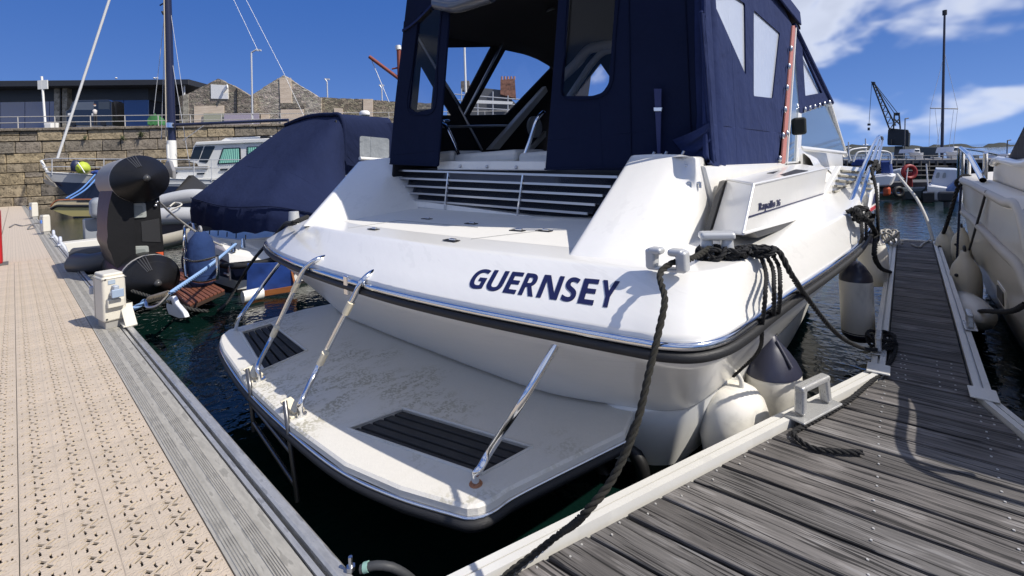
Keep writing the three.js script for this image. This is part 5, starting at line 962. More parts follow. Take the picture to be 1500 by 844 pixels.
// ------------------------------------------------------------------ moorings and yacht before the quay wall
const flat = (l, d, th, o = {}) => slab(l.map(([x, y]) => PD(x, y, d)), th, o);        // an upright panel facing the moorings
const wire = (l, d, r, seg = 6) => l.slice(1).map((p, i) => bar(PD(l[i][0], l[i][1], Array.isArray(d) ? d[i] : d), PD(p[0], p[1], Array.isArray(d) ? d[i + 1] : d), r, seg));
const mStay = std([0.55, 0.56, 0.58], 0.4, { metalness: 0.3 });
{
  const d = 38, t = thing('sailing_yacht', 'dark blue hulled sailing yacht with white wheelhouse, green curtains and navy mast', 'sailing yacht', PD(250, 300, d).setY(WATER));
  const mNavy = std([0.010, 0.013, 0.032], 0.25), mWht = phy([0.78, 0.78, 0.76], 0.35, { map: tGrime });
  const R = (l, dd) => l.map(([x, y]) => PD(x, y, dd));
  const fwd = ray(250, 270).setY(0).normalize();
  const far = (l, w) => l.map((p, i) => p.clone().addScaledVector(fwd, w * Math.min(1, i / 3 + 0.02)));
  const shr = R([[67, 253], [100, 255], [150, 257.5], [240, 262], [330, 264], [430, 262], [520, 258]], d), b1 = R([[77, 266], [105, 267.5], [152, 269], [240, 272.5], [330, 274], [430, 272], [520, 268]], d), wl = R([[106, 293], [125, 303], [160, 308], [240, 310], [330, 310], [430, 308], [505, 303]], d);
  const keel = wl.map(p => p.clone().setY(WATER - 0.6));
  part('bulwark', [grid([shr, b1]), grid([far(shr, 4), far(b1, 4)])], std([0.42, 0.43, 0.44], 0.45, { map: tGrime }), t);
  part('hull', [grid([b1, wl, keel]), grid([far(b1, 4), far(wl, 3.4), far(keel, 3)])], mNavy, t);
  part('deck', grid([shr, far(shr, 4)]), mWht, t);
  part('white_stripe', beam(b1[2].clone().addScaledVector(fwd, -0.02), b1[6].clone().addScaledVector(fwd, -0.02), 0.06, 0.12), mWht, t);
  part('toe_rail', tube(shr.map(p => p.clone().add(V(0, 0.05, 0))), 0.05, 50, 6), mWht, t);
  part('bowsprit', beam(PD(60, 235, d + 0.2), PD(70, 253, d + 0.2), 0.15, 0.12), mWht, t);
  part('anchor', [bar(PD(67, 258, d - 0.2), PD(80, 272, d - 0.2), 0.07), slab([PD(62, 262, d - 0.3), PD(78, 268, d - 0.3), PD(82, 274, d - 0.3), PD(66, 269, d - 0.3)], 0.12)], std([0.16, 0.15, 0.14], 0.6), t);
  // wheelhouse
  const cd = d + 0.7, w = [[292, 248], [288, 240], [277, 237], [283, 214], [287, 211], [402, 206], [430, 206], [430, 262], [304, 262], [304, 250]];
  const wh = part('wheelhouse', flat(w, cd, 2.4, { bevel: 0.05 }), mWht, t);
  part('wheelhouse_roof', flat([[284, 212], [287, 208], [403, 202], [436, 202], [436, 206.5], [287, 212.5]], cd - 0.2, 2.8, { bevel: 0.04 }), mWht, t);
  part('hatch', flat([[322, 207], [330, 202], [398, 199], [400, 203.5]], cd + 0.5, 1.2, { bevel: 0.03 }), mWht, t); part('roof_box', flat([[381, 203], [392, 202.5], [392, 199], [381, 199.5]], cd, 0.6), M.black, t);
  const mG = std([0.015, 0.02, 0.022], 0.08), mCur = std([0.22, 0.50, 0.42], 0.8);
  const win = (q, m, nm) => { const f = part('window', flat(q, cd - 0.03, 0.06, { round: 0.12 }), mG, wh); if (m) { const c = PD((q[0][0] + q[2][0]) / 2, (q[0][1] + q[2][1]) / 2, cd); const qq = q.map(([x, y]) => [(x - q[0][0] * 0.25 - q[1][0] * 0.25 - q[2][0] * 0.25 - q[3][0] * 0.25) * 0.86 + (q[0][0] + q[1][0] + q[2][0] + q[3][0]) / 4, (y - (q[0][1] + q[1][1] + q[2][1] + q[3][1]) / 4) * 0.86 + (q[0][1] + q[1][1] + q[2][1] + q[3][1]) / 4]); const rows = [[], []]; for (let i = 0; i <= 40; i++) { const s = i / 40, a = lerp3(PD(...qq[0], cd - 0.10), PD(...qq[1], cd - 0.10), s), b = lerp3(PD(...qq[3], cd - 0.10), PD(...qq[2], cd - 0.10), s), o = Math.sin(i * 1.5) * 0.035; rows[0].push(a.addScaledVector(fwd, o)); rows[1].push(b.addScaledVector(fwd, o)); } part('curtain', grid(rows), m, f); } };
  win([[285, 215], [298, 214], [291, 234], [278, 234]]); win([[300, 214], [315, 214], [303, 239], [291, 237]]);
  win([[326, 217], [352, 216], [353, 239], [318, 241]], mCur); win([[361, 215], [392, 214], [392, 232], [361, 233]], mCur);
  for (const [x, y] of [[253, 254], [293, 255], [327, 249]]) part('port_light', flat([[x - 5, y - 1.5], [x + 6, y - 2], [x + 6, y + 0.5], [x - 5, y + 1]], cd - 0.1, 0.05), mG, t);
  part('coachroof', flat([[250, 245], [304, 243], [306, 262], [236, 262], [238, 247]], cd, 2.0, { bevel: 0.05 }), mWht, t);
  part('deck_house_step', flat([[238, 245], [304, 243], [304, 247], [238, 249]], cd - 0.1, 2.2), std([0.35, 0.34, 0.32], 0.6), t);
  // spars and rigging
  const md = d + 1.6, mSpar = std([0.014, 0.018, 0.05], 0.3);
  part('mast', bar(PD(252, 206, md), PD(243.5, -60, md), 0.31, 12, 0.29), mSpar, t);
  part('mast_foot', [bar(PD(251, 206, md - 0.1), PD(253, 250, md - 0.1), 0.36, 10), bar(PD(246, 212, md - 0.4), PD(247, 232, md - 0.4), 0.14, 8)], mWht, t);
  part('mast_winch', bar(PD(249, 180, md - 0.5), PD(249, 187, md - 0.5), 0.3, 10), M.steel, t);
  part('mast_track', bar(PD(243.5, 206, md - 0.35), PD(240, 0, md - 0.35), 0.05, 6), std([0.45, 0.4, 0.32], 0.5), t);
  part('spreader', wire([[234, 8], [246, 1]], md, 0.06)[0], mSpar, t); part('mast_lamp', bar(PD(238, 17, md - 0.3), PD(240, 21, md - 0.3), 0.12), M.black, t);
  part('boom', bar(PD(258, 183, md - 0.2), PD(422, 176, md - 1.2), 0.14, 10), mSpar, t);
  part('forestay', bar(PD(84, 232, d + 0.3), PD(168, -25, md - 0.2), 0.095, 8), std([0.66, 0.66, 0.66], 0.4), t);
  for (const l of [[[243, 2], [225, 166]], [[242, 20], [236, 205]], [[248, 5], [268, 140]], [[247, 60], [281, 262]], [[358, -5], [416, 108]], [[416, 108], [480, 245]], [[340, -5], [378, 75]]]) part('stay', wire(l, md, 0.022, 5)[0], mStay, t);
  part('topping_line', wire([[268, 206], [298, 184]], md - 0.6, 0.03)[0], mStay, t);
  // guard rails
  for (const x of [76, 152, 235, 284, 310, 356]) { const y = 233.5 + (x > 200 ? 1 : 0); part('stanchion', wire([[x, y], [x, 256 + (x - 70) * 0.04]], d - 0.05, 0.035)[0], mStay, t); }
  for (const k of [0, 12]) part('guard_rail', tube([PD(62, 234 + k, d), PD(76, 232.5 + k, d), PD(160, 233 + k, d), PD(300, 234 + k, d), PD(420, 234 + k, d)], 0.035, 40, 6), mStay, t);
  // things on her deck and bow
  const by = PD(121, 246, d - 0.3), bu = thing('mooring_buoy', 'yellow green teardrop buoy with a navy end resting on the dark yacht bow', 'buoy', by);
  part('body', lathe([[0, -0.55], [0.42, -0.5], [0.62, -0.2], [0.6, 0.15], [0.42, 0.5], [0.12, 0.68], [0, 0.7]], 20).scale(0.8, 0.8, 0.8).rotateZ(0.3).translate(by.x, by.y, by.z), std([0.42, 0.50, 0.05], 0.6), bu);
  const c2 = PD(111, 243, d - 0.5); part('end_cap', lathe([[0, -0.5], [0.32, -0.45], [0.34, 0.1], [0.2, 0.45], [0, 0.5]], 16).translate(c2.x, c2.y, c2.z), std([0.012, 0.018, 0.06], 0.5), bu);
  part('lashing', wire([[114, 238], [124, 253]], d - 0.9, 0.04)[0], mStay, bu);
  solo('blue_bundle', [0, 1, 2, 3].map(i => { const p = PD(138 + i * 3.5, 253 - (i % 2), d - 0.3); return new THREE.SphereGeometry(0.24, 8, 6).scale(1.2, 0.7, 1).translate(p.x, p.y, p.z); }), std([0.02, 0.05, 0.22], 0.8), 'small heap of blue cloth on the yacht foredeck beside the yellow green buoy', 'cloth');
  for (const [a, b, l] of [[[140, 255], [96, 291], 'upper of two blue bow lines falling from the yacht bow to the tender'], [[146, 256], [102, 292], 'lower of two blue bow lines falling from the yacht bow to the tender']]) ropeThing('bow_line', [PD(...a, d - 0.4), PD((a[0] + b[0]) / 2 + 2, (a[1] + b[1]) / 2 + 3, d - 2.5), PD(...b, d - 5)], 0.06, l, std([0.10, 0.22, 0.5], 0.8), false);
}
{ // cream tender
  const d = 30, fwd = ray(115, 300).setY(0).normalize(), t = thing('cream_tender', 'cream open tender with a black rubbing band below the dark yacht bow', 'rowing boat', PD(115, 312, d).setY(WATER));
  const L = (l, w) => l.map(([x, y], i) => PD(x, y, d).addScaledVector(fwd, w * Math.min(1, i * 0.5)));
  const m = std([0.62, 0.53, 0.34], 0.5, { map: tGrime }), a = [[74, 303], [82, 295], [100, 293.5], [130, 293], [170, 294]], b = [[75, 306], [83, 302], [100, 302], [130, 302], [170, 303]], c = [[80, 309], [90, 313], [105, 317], [135, 317], [170, 316]];
  part('topsides', grid([L(a, 0), L(b, 0)]), m, t); part('hull', [grid([L(b, 0), L(c, 0)]), grid([L(a, 1.6), L(c, 1.4)])], std([0.42, 0.36, 0.15], 0.6), t); part('inside', grid([L(a, 0), L(a, 1.6)]), m, t);
  part('rubbing_band', tube(L(b, 0), 0.10, 30, 6), M.black, t); part('stern_cover', slab([PD(112, 294, d - 0.02), PD(165, 293, d - 0.02), PD(165, 296, d - 0.02), PD(112, 296, d - 0.02)], 0.8), M.black, t);
  part('gunwale_rail', tube(L(a, 0).map(p => p.clone().add(V(0, 0.03, 0))), 0.05, 30, 6), std([0.35, 0.12, 0.05], 0.5), t);
}
{ // neighbouring finger pontoon with a white edge
  const x = -18.5, z1 = -7.5, f = struct('neighbouring_finger', [box(0.95, 0.1, z1 + 0.86, x, -0.06, (z1 - 0.86) / 2)].map(g => uvBox(g)), mCream);
  f.geometry.dispose(); f.geometry = box(0.95, 0.12, 6.6, 0, 0, 0); f.position.set(x, -0.06, -4.16);
  part('white_edge', rbox(0.05, 0.26, 6.6, 0.01, x + 0.50, -0.10, -4.16), std([0.75, 0.74, 0.70], 0.45, { map: tGrime }), f); part('float', box(0.8, 0.35, 5.5, x, -0.32, -4.4), M.black, f);
}
{ // grey tubes of a second inflatable, pale boats and a black cover behind the hanging dinghy
  const g = (l, d, r, m, name, label, cat) => { const p = l.map(([x, y]) => PD(x, y, d)); return solo(name, tube(p, r, 30, 14), m, label, cat); };
  const mT = std([0.055, 0.056, 0.06], 0.45), mL = std([0.48, 0.49, 0.50], 0.5, { map: tGrime });
  const a = thing('floating_inflatable', 'black tubed inflatable floating low beside the walkway under the hanging dinghy', 'inflatable boat', PD(150, 390, 8.6));
  part('tube', uvBox(tube([PD(112, 386, 8.6), PD(135, 387, 8.5), PD(170, 380, 8.6), PD(200, 376, 8.8)], 0.20, 30, 14)), mT, a); part('tube', uvBox(tube([PD(108, 374, 9.6), PD(140, 371, 9.7), PD(200, 364, 10)], 0.16, 30, 12)), mT, a);
  part('floor', slab([PD(112, 380, 9), PD(200, 372, 9.2), PD(200, 384, 9.0), PD(114, 392, 8.8)], 0.05), mT, a);
  const b = thing('grey_rib', 'pale grey inflatable with rope lacing between the dinghy and the navy cover', 'inflatable boat', PD(262, 325, 13));
  part('tube', uvBox(tube([PD(228, 298, 13), PD(255, 291, 13), PD(282, 287, 13), PD(320, 290, 13)], 0.20, 30, 14)), mL, b); part('tube', uvBox(tube([PD(228, 318, 12.4), PD(260, 316, 12.4), PD(320, 318, 12.4)], 0.24, 30, 14)), mL, b);
  part('hull', slab([PD(228, 326, 12.4), PD(320, 326, 12.4), PD(320, 345, 12.4), PD(232, 345, 12.4)], 1.2), std([0.03, 0.032, 0.036], 0.4), b); part('lacing', tube([PD(248, 303, 12.2), PD(256, 297, 12.7), PD(265, 301, 12.2), PD(250, 308, 12.1)], 0.022, 20, 6), std([0.6, 0.57, 0.5], 0.8), b);
  part('float', uvBox(tube([PD(232, 356, 11), PD(262, 349, 11), PD(285, 343, 11)], 0.18, 20, 12)), std([0.50, 0.46, 0.36], 0.6, { map: tGrime }), b);
  const P = (x, y, dd = 15) => PD(x, y, dd), q = [P(253, 284, 14.5), P(308, 281, 14.5), P(312, 279, 16), P(262, 282, 16)], ap = [P(276, 257, 15), P(283, 256.5, 15.2)];
  const gg = new THREE.BufferGeometry(), pos = []; for (const [u, v, w] of [[q[0], q[1], ap[1]], [q[0], ap[1], ap[0]], [q[1], q[2], ap[1]], [q[2], q[3], ap[0]], [q[2], ap[0], ap[1]], [q[3], q[0], ap[0]]]) for (const e of [u, v, w]) pos.push(e.x, e.y, e.z);
  gg.setAttribute('position', new THREE.Float32BufferAttribute(pos, 3)); gg.computeVertexNormals();
  solo('black_cover', gg, std([0.03, 0.03, 0.032], 0.8), 'black tent shaped canvas cover left of the navy covered boat', 'canvas cover');
  solo('outboard_cowl', [rbox(0.85, 0.7, 0.7, 0.2, PD(152, 304, 15).x, PD(152, 304, 15).y, PD(152, 304, 15).z, 4), rbox(0.5, 0.8, 0.4, 0.05, PD(134, 333, 15).x, PD(134, 333, 15).y - 0.1, PD(134, 333, 15).z)], std([0.26, 0.28, 0.31], 0.4), 'grey outboard motor cowl half hidden behind the hanging dinghy', 'outboard motor');
  ropeThing('grey_line', [PY(14, 333, 0.02), PY(22, 329, 0.02), PY(34, 331, 0.02), PY(44, 329, 0.02), PY(50, 334, 0.02), PY(42, 336, 0.02), PY(52, 327, 0.02), PY(62, 328, 0.02)], 0.03, 'grey line lying in loops on the far walkway decking', std([0.2, 0.19, 0.18], 0.8), false);
  for (const [x, y, l] of [[88, 352, 'white and blue mooring cleat bundle, nearer of two far along the walkway edge'], [78, 338, 'white mooring ring, farther of two along the walkway edge']]) { const c = PZ(x, y, -0.82); solo('edge_cleat', [new THREE.TorusGeometry(0.11, 0.035, 8, 16).translate(c.x, 0.14, c.z), rbox(0.34, 0.05, 0.12, 0.015, c.x, 0.055, c.z), tube([V(c.x + 0.1, 0.12, c.z), V(c.x + 0.2, 0.0, c.z - 0.06), V(c.x + 0.25, -0.2, c.z - 0.1)], 0.04, 12, 6)], std([0.5, 0.53, 0.6], 0.5), l, 'mooring cleat'); }
  { const c = PZ(534, 166, -7.2), r = thing('radar_dome', 'white radar dome on a pole above the navy covered boat', 'radar', PZ(534, 200, -7.2)); part('dome', lathe([[0, -0.09], [0.13, -0.09], [0.15, -0.05], [0.145, 0.02], [0.10, 0.075], [0, 0.085]], 24).scale(1.25, 1, 1).translate(c.x, c.y, c.z), M.gel, r); part('pole', bar(PZ(534, 205, -7.2), PZ(534, 170, -7.2), 0.03), M.black, r); }
}
// ------------------------------------------------------------------ quay top: glazed building, van, ruins, lamps
const tRub = (s, c1, c2) => tex(512, 512, (u, v) => {                      // rubble walling: irregular stones too far off to tell apart singly
  const N = 16, x = u * N, y = v * N * 1.6, X = Math.floor(x), Y = Math.floor(y); let d1 = 9, d2 = 9, id = 0;
  for (let j = -1; j <= 1; j++) for (let i = -1; i <= 1; i++) { const a = (X + i + N) % N, b = (Y + j + 26) % 26, cx = X + i + hash(a, b, s), cy = Y + j + hash(a, b, s + 1), d = Math.hypot(x - cx, (y - cy) * 1.15); if (d < d1) { d2 = d1; d1 = d; id = hash(a, b, s + 2); } else if (d < d2) d2 = d; }
  const e = sst(0.02, 0.12, d2 - d1), k = 0.55 + 0.8 * id + 0.3 * (fbm(u * 60, v * 60, 3, s, 60, 60) - 0.5);
  return [mix(c2[0], c1[0] * k, e), mix(c2[1], c1[1] * k * (0.94 + 0.12 * hash(Math.round(id * 999), 1)), e), mix(c2[2], c1[2] * k, e)];
}, true, 0.16);
{
  const d = 64, qy = Q.top;
  const b = thing('glazed_building', 'low modern building with flat dark roof and blue glass, behind the quay railing', 'building', PD(110, 186, d).setY(qy));
  const mRoof = std([0.025, 0.026, 0.03], 0.5), mBand = std([0.045, 0.052, 0.058], 0.6), mGl = phy([0.03, 0.065, 0.20], 0.06, { clearcoat: 1 });
  part('roof', flat([[-90, 119], [276, 116], [276, 124], [-90, 128]], d - 2.5, 15, { bevel: 0.05 }), mRoof, b);
  part('wall', flat([[-90, 126], [217, 123], [217, 146], [-90, 151]], d, 10), mBand, b);
  for (let i = 0; i < 8; i++) { const x0 = -72 + i * 36.2, x1 = x0 + 35.4; part('glass_pane', flat([[x0, 149 - i * 0.4], [Math.min(x1, 217), 148.5 - i * 0.4], [Math.min(x1, 217), 190], [x0, 190]], d + 0.1, 0.15), mGl, b); }
  part('inner_wall', flat([[-90, 146], [216, 144], [216, 192], [-90, 192]], d + 0.5, 9), std([0.02, 0.025, 0.04], 0.7), b);
  for (const [x0, x1] of [[79, 87], [91, 98]]) part('stone_pillar', uvBox(flat([[x0, 123], [x1, 123], [x1, 188], [x0, 188]], d - 0.7, 0.8)), std([0.42, 0.39, 0.33], 0.9, { map: tStone }), b);
  part('drain_pipe', wire([[88.5, 118], [88.5, 188]], d - 0.6, 0.09)[0], mRoof, b); part('roof_post', wire([[270, 122], [270, 185]], d - 2, 0.11)[0], std([0.6, 0.6, 0.6], 0.5), b);
  for (const x of [170, 226, 230]) { const p = PD(x, 114.5, d); part('roof_gull', new THREE.SphereGeometry(0.16, 6, 5).scale(1.6, 0.8, 1).translate(p.x, p.y, p.z), M.gel, b); }
  // black van
  const vd = 56, v = thing('black_van', 'shiny black van parked on the quay in front of the glass building', 'van', PD(130, 184, vd).setY(qy)), mV = phy([0.008, 0.008, 0.009], 0.15, { clearcoat: 1 });
  part('body', flat([[97, 184], [96, 163], [101, 160], [106, 149], [110, 147], [158, 146], [163, 149], [164, 184]], vd, 1.9, { bevel: 0.06, seg: 2 }), mV, v);
  part('windscreen', flat([[107, 150], [137, 149], [137, 161], [103, 161]], vd - 0.02, 0.05), phy([0.12, 0.13, 0.14], 0.06, { clearcoat: 1 }), v); part('side_window', flat([[144, 149], [160, 149], [160, 160], [144, 160]], vd - 0.02, 0.05), phy([0.06, 0.07, 0.08], 0.06), v);
  part('headlight', flat([[99, 166], [106, 165], [106, 169], [99, 169]], vd - 0.03, 0.06), M.gel, v); part('headlight', flat([[134, 166], [140, 166], [140, 169], [134, 169]], vd - 0.03, 0.06), M.gel, v);
  for (const x of [108, 152]) { const c = PD(x, 181, vd + 0.1), g = new THREE.CylinderGeometry(0.36, 0.36, 0.25, 16).rotateX(Math.PI / 2).rotateY(YAW); part('wheel', g.translate(c.x, c.y, c.z), M.black, v); }
  { const p = thing('person', 'person in a white top seen beside the black van behind the railing', 'person', PD(139, 184, vd - 1.5).setY(qy)); const c = (x, y) => PD(x, y, vd - 1.5); part('body', [lathe([[0, 0], [0.17, 0.02], [0.2, 0.3], [0.22, 0.5], [0.12, 0.62], [0.06, 0.66], [0, 0.67]], 12).translate(c(139, 168).x, c(139, 168).y, c(139, 168).z), new THREE.SphereGeometry(0.13, 12, 10).scale(0.9, 1.15, 1).translate(c(138.5, 154.5).x, c(138.5, 154.5).y, c(138.5, 154.5).z)], std([0.62, 0.58, 0.55], 0.7), p); part('hair', new THREE.SphereGeometry(0.14, 10, 8, 0, 6.3, 0, 1.5).translate(c(138.5, 154).x, c(138.5, 154).y, c(138.5, 154).z), std([0.16, 0.06, 0.02], 0.8), p); part('trousers', [bar(c(138, 168), c(138, 183), 0.09), bar(c(141, 168), c(141, 183), 0.09)], std([0.02, 0.02, 0.025], 0.8), p); }
  const hg = []; for (let j = 0; j <= 8; j++) { const r = []; for (let i = 0; i <= 14; i++) { const s = i / 14; const p = PD(216 + s * 30, 183 - Math.sin(Math.PI * Math.min(1, s * 0.8 + 0.2)) * 16 * Math.sin(j / 8 * Math.PI) - 1.5 * Math.sin(i * 2.1 + j), 57 + j * 0.35); r.push(p); } hg.push(r); }
  solo('green_tarpaulin', grid(hg), std([0.03, 0.13, 0.035], 0.7), 'crumpled bright green tarpaulin heap beside the glass building', 'tarpaulin');
  const s = thing('quay_sign', 'white sign board on a pole at the quay edge, left of the van', 'sign', PD(66, 190, 50).setY(qy)); part('pole', wire([[66.5, 187], [61, 112]], 50, 0.11)[0], M.gel, s); part('sign_board', flat([[54.5, 118], [69, 117], [69.5, 130], [55, 131]], 49.9, 0.08), std([0.72, 0.72, 0.70], 0.6), s); part('base_block', flat([[64, 179], [75, 179], [75, 189], [64, 189]], 49.6, 0.9, { bevel: 0.1 }), M.gel, s);
  // roofless stone gables
  const r1 = std([0.9, 0.9, 0.9], 0.95, { map: tRub(301, [0.30, 0.26, 0.21], [0.10, 0.09, 0.075]), bumpMap: tStone, bumpScale: 0.1 }), r2 = std([0.9, 0.9, 0.9], 0.95, { map: tRub(311, [0.46, 0.41, 0.34], [0.30, 0.27, 0.225]), bumpMap: tStone, bumpScale: 0.1 }), r3 = std([0.9, 0.9, 0.9], 0.95, { map: tRub(321, [0.33, 0.28, 0.20], [0.12, 0.10, 0.08]), bumpMap: tStone, bumpScale: 0.1 });
  const jag = (pts) => { const o = []; pts.forEach((p, i) => { o.push(p); const q = pts[i + 1]; if (q && p[1] < 160 && q[1] < 160) for (let k = 1; k < 8; k++) o.push([mix(p[0], q[0], k / 8), mix(p[1], q[1], k / 8) + rr(-0.7, 0.7)]); }); return o; };
  const mPly = std([0.84, 0.69, 0.53], 0.8, { map: tex(256, 256, (u, v) => { const n = fbm(u * 4, v * 24, 4, 331, 4, 24); return [0.8 + 0.35 * (n - 0.5), 0.8 + 0.4 * (n - 0.5), 0.8 + 0.45 * (n - 0.5)]; }, true, 0.5) });
  const D = 60, g1 = thing('stone_gable', 'darker rubble stone gable with a square white board near its peak', 'ruin', PD(318, 185, D).setY(qy));
  part('wall', flat(jag([[264, 190], [264, 141], [275, 137.5], [296, 127], [319, 115], [342, 126], [367, 141], [372, 138], [372, 190]]), D, 0.8), r1, g1); part('quoin', flat([[268, 190], [268, 139], [276, 138], [276, 190]], D - 0.05, 0.3), std([0.45, 0.42, 0.36], 0.9, { map: tStone }), g1);
  part('side_wall', flat([[263, 190], [262.5, 141], [266, 140], [266, 190]], D, 8), r1, g1);
  part('white_board', flat([[308.5, 123.5], [333.5, 125], [334, 145], [309, 144.5]], D - 0.1, 0.1), std([0.80, 0.80, 0.79], 0.5), g1); part('board_bracket', beam(PD(327, 134, D - 0.15), PD(333, 126, D - 0.9), 0.1, 0.5), M.gel, g1); part('drain_pipe', wire([[346.5, 130], [346.5, 165]], D - 0.1, 0.09)[0], M.black, g1);
  part('plywood', flat([[284, 155.5], [328, 154.5], [328, 182], [284, 182]], D - 0.1, 0.06), mPly, g1); part('plywood', flat([[298, 166], [330, 166], [330, 182], [298, 182]], D - 0.3, 0.06), std([0.40, 0.40, 0.30], 0.8), g1); part('lilac_sheet', flat([[328, 166.5], [379, 165.5], [380, 183], [328, 183]], D - 0.5, 0.06), std([0.42, 0.37, 0.44], 0.7), g1);
  const g2 = thing('stone_gable', 'paler rubble stone gable with a tall plywood panel below its peak', 'ruin', PD(418, 185, D).setY(qy));
  part('wall', flat(jag([[369, 190], [370, 138], [392, 124], [415, 110], [440, 126], [466, 142], [470, 143], [470, 190]]), D + 0.9, 0.8), r2, g2); part('plywood', flat([[409, 114.5], [426, 114], [427.5, 151], [410.5, 151]], D + 0.8, 0.08), mPly, g2); part('plywood', flat([[411, 160.5], [444.5, 160], [445, 184], [411, 184]], D + 0.75, 0.08), mPly, g2); part('plywood', flat([[382, 166], [394, 166], [394, 182], [382, 182]], D + 0.75, 0.08), mPly, g2); part('lintel', flat([[410, 151.5], [446, 151], [446, 158], [410, 158.5]], D + 0.8, 0.06), r1, g2);
  const g3 = thing('stone_wall', 'long rubble stone wall right of the gables with two plywood panels', 'wall', PD(525, 185, D).setY(qy)); part('wall', flat(jag([[468, 190], [468, 142.5], [500, 144], [535, 145.5], [575, 148.5], [640, 152], [640, 190]]), D + 1.2, 0.8), r3, g3); part('plywood', flat([[532, 145], [546, 145], [546, 182], [532, 182]], D + 1.1, 0.08), mPly, g3); part('plywood', flat([[489, 158], [502, 159], [502, 172], [490, 172]], D + 1.1, 0.08), mPly, g3);
  const lamp = (x, y0, y1, arm, dd, r, label) => { const t = thing('street_lamp', label, 'street lamp', PD(x, y1, dd).setY(qy)); part('pole', wire([[x, y0], [x + 2, y1]], dd, r)[0], mStay, t); part('lamp_head', [wire([[x, y0], [x + arm, y0 - 4]], dd, r * 0.9)[0], flat([[x + arm - 1, y0 - 5.5], [x + arm + 6, y0 - 5], [x + arm + 6, y0 - 2.8], [x + arm - 1, y0 - 3]], dd, 0.3)], mStay, t); };
  lamp(368, 77, 190, 7, 52, 0.10, 'tall pale street lamp between the two stone gables'); lamp(479, 120, 190, -3, 75, 0.12, 'dark street lamp behind the long stone wall, nearer the pale gable'); lamp(559, 129, 190, -3, 78, 0.12, 'dark street lamp behind the stone wall, beside the red derrick');
  const dk = thing('red_derrick', 'rusty red mast and boom rising behind the cruiser canopy', 'derrick', PD(588, 190, 34)); part('mast', wire([[584, 72], [590, 260]], 34, 0.16)[0], std([0.22, 0.05, 0.03], 0.6), dk); part('boom', wire([[541, 83], [592, 121]], 34, 0.14)[0], std([0.22, 0.05, 0.03], 0.6), dk); part('mast_light', wire([[583, 67], [584, 73]], 34, 0.22)[0], M.gel, dk); part('crossbar', wire([[574, 101], [584, 99]], 34, 0.07)[0], std([0.22, 0.05, 0.03], 0.6), dk); part('stay', wire([[543, 85], [570, 150]], 34, 0.03)[0], mStay, dk);
  // house with chimneys and scaffolding, seen through the canopy windows
  const H = 75, h = thing('slate_roofed_house', 'slate roofed house with brick chimney and scaffolding, seen through the canopy window', 'house', PD(720, 180, H).setY(qy));
  part('roof', flat([[664, 172], [684, 140], [692, 127], [735, 132], [764, 160], [764, 175]], H, 8), std([0.10, 0.105, 0.115], 0.7), h); part('wall', flat([[655, 160], [770, 160], [770, 195], [655, 195]], H + 0.3, 7), std([0.40, 0.38, 0.34], 0.8), h);
  part('chimney', flat([[733, 138], [733, 117], [754, 115], [756, 144]], H - 1, 2.2), std([0.33, 0.16, 0.11], 0.85, { map: tStone }), h); for (let i = 0; i < 5; i++) part('chimney_pot', wire([[735 + i * 4.6, 117], [735 + i * 4.6, 112]], H, 0.16)[0], std([0.4, 0.2, 0.13], 0.8), h); part('chimney', flat([[675, 132], [675, 119], [687, 118], [688, 134]], H - 1, 1.5), std([0.22, 0.2, 0.19], 0.9, { map: tStone }), h);
  for (const l of [[[666, 138], [764, 146]], [[662, 146], [764, 154]], [[658, 156], [764, 162]], [[676, 130], [676, 178]], [[700, 130], [700, 178]], [[722, 134], [722, 178]], [[744, 140], [744, 178]]]) part('scaffold_tube', wire(l, H - 2.5, 0.09)[0], mStay, h); part('scaffold_sheet', flat([[690, 146], [752, 149], [750, 153], [690, 151]], H - 2.6, 0.2), M.gel, h);
  const fm = thing('flag_mast', 'slender white pole seen through the cruiser canopy window', 'mast', PD(683, 180, 52)); part('pole', wire([[680, 60], [684, 190]], 52, 0.13)[0], M.gel, fm);
}
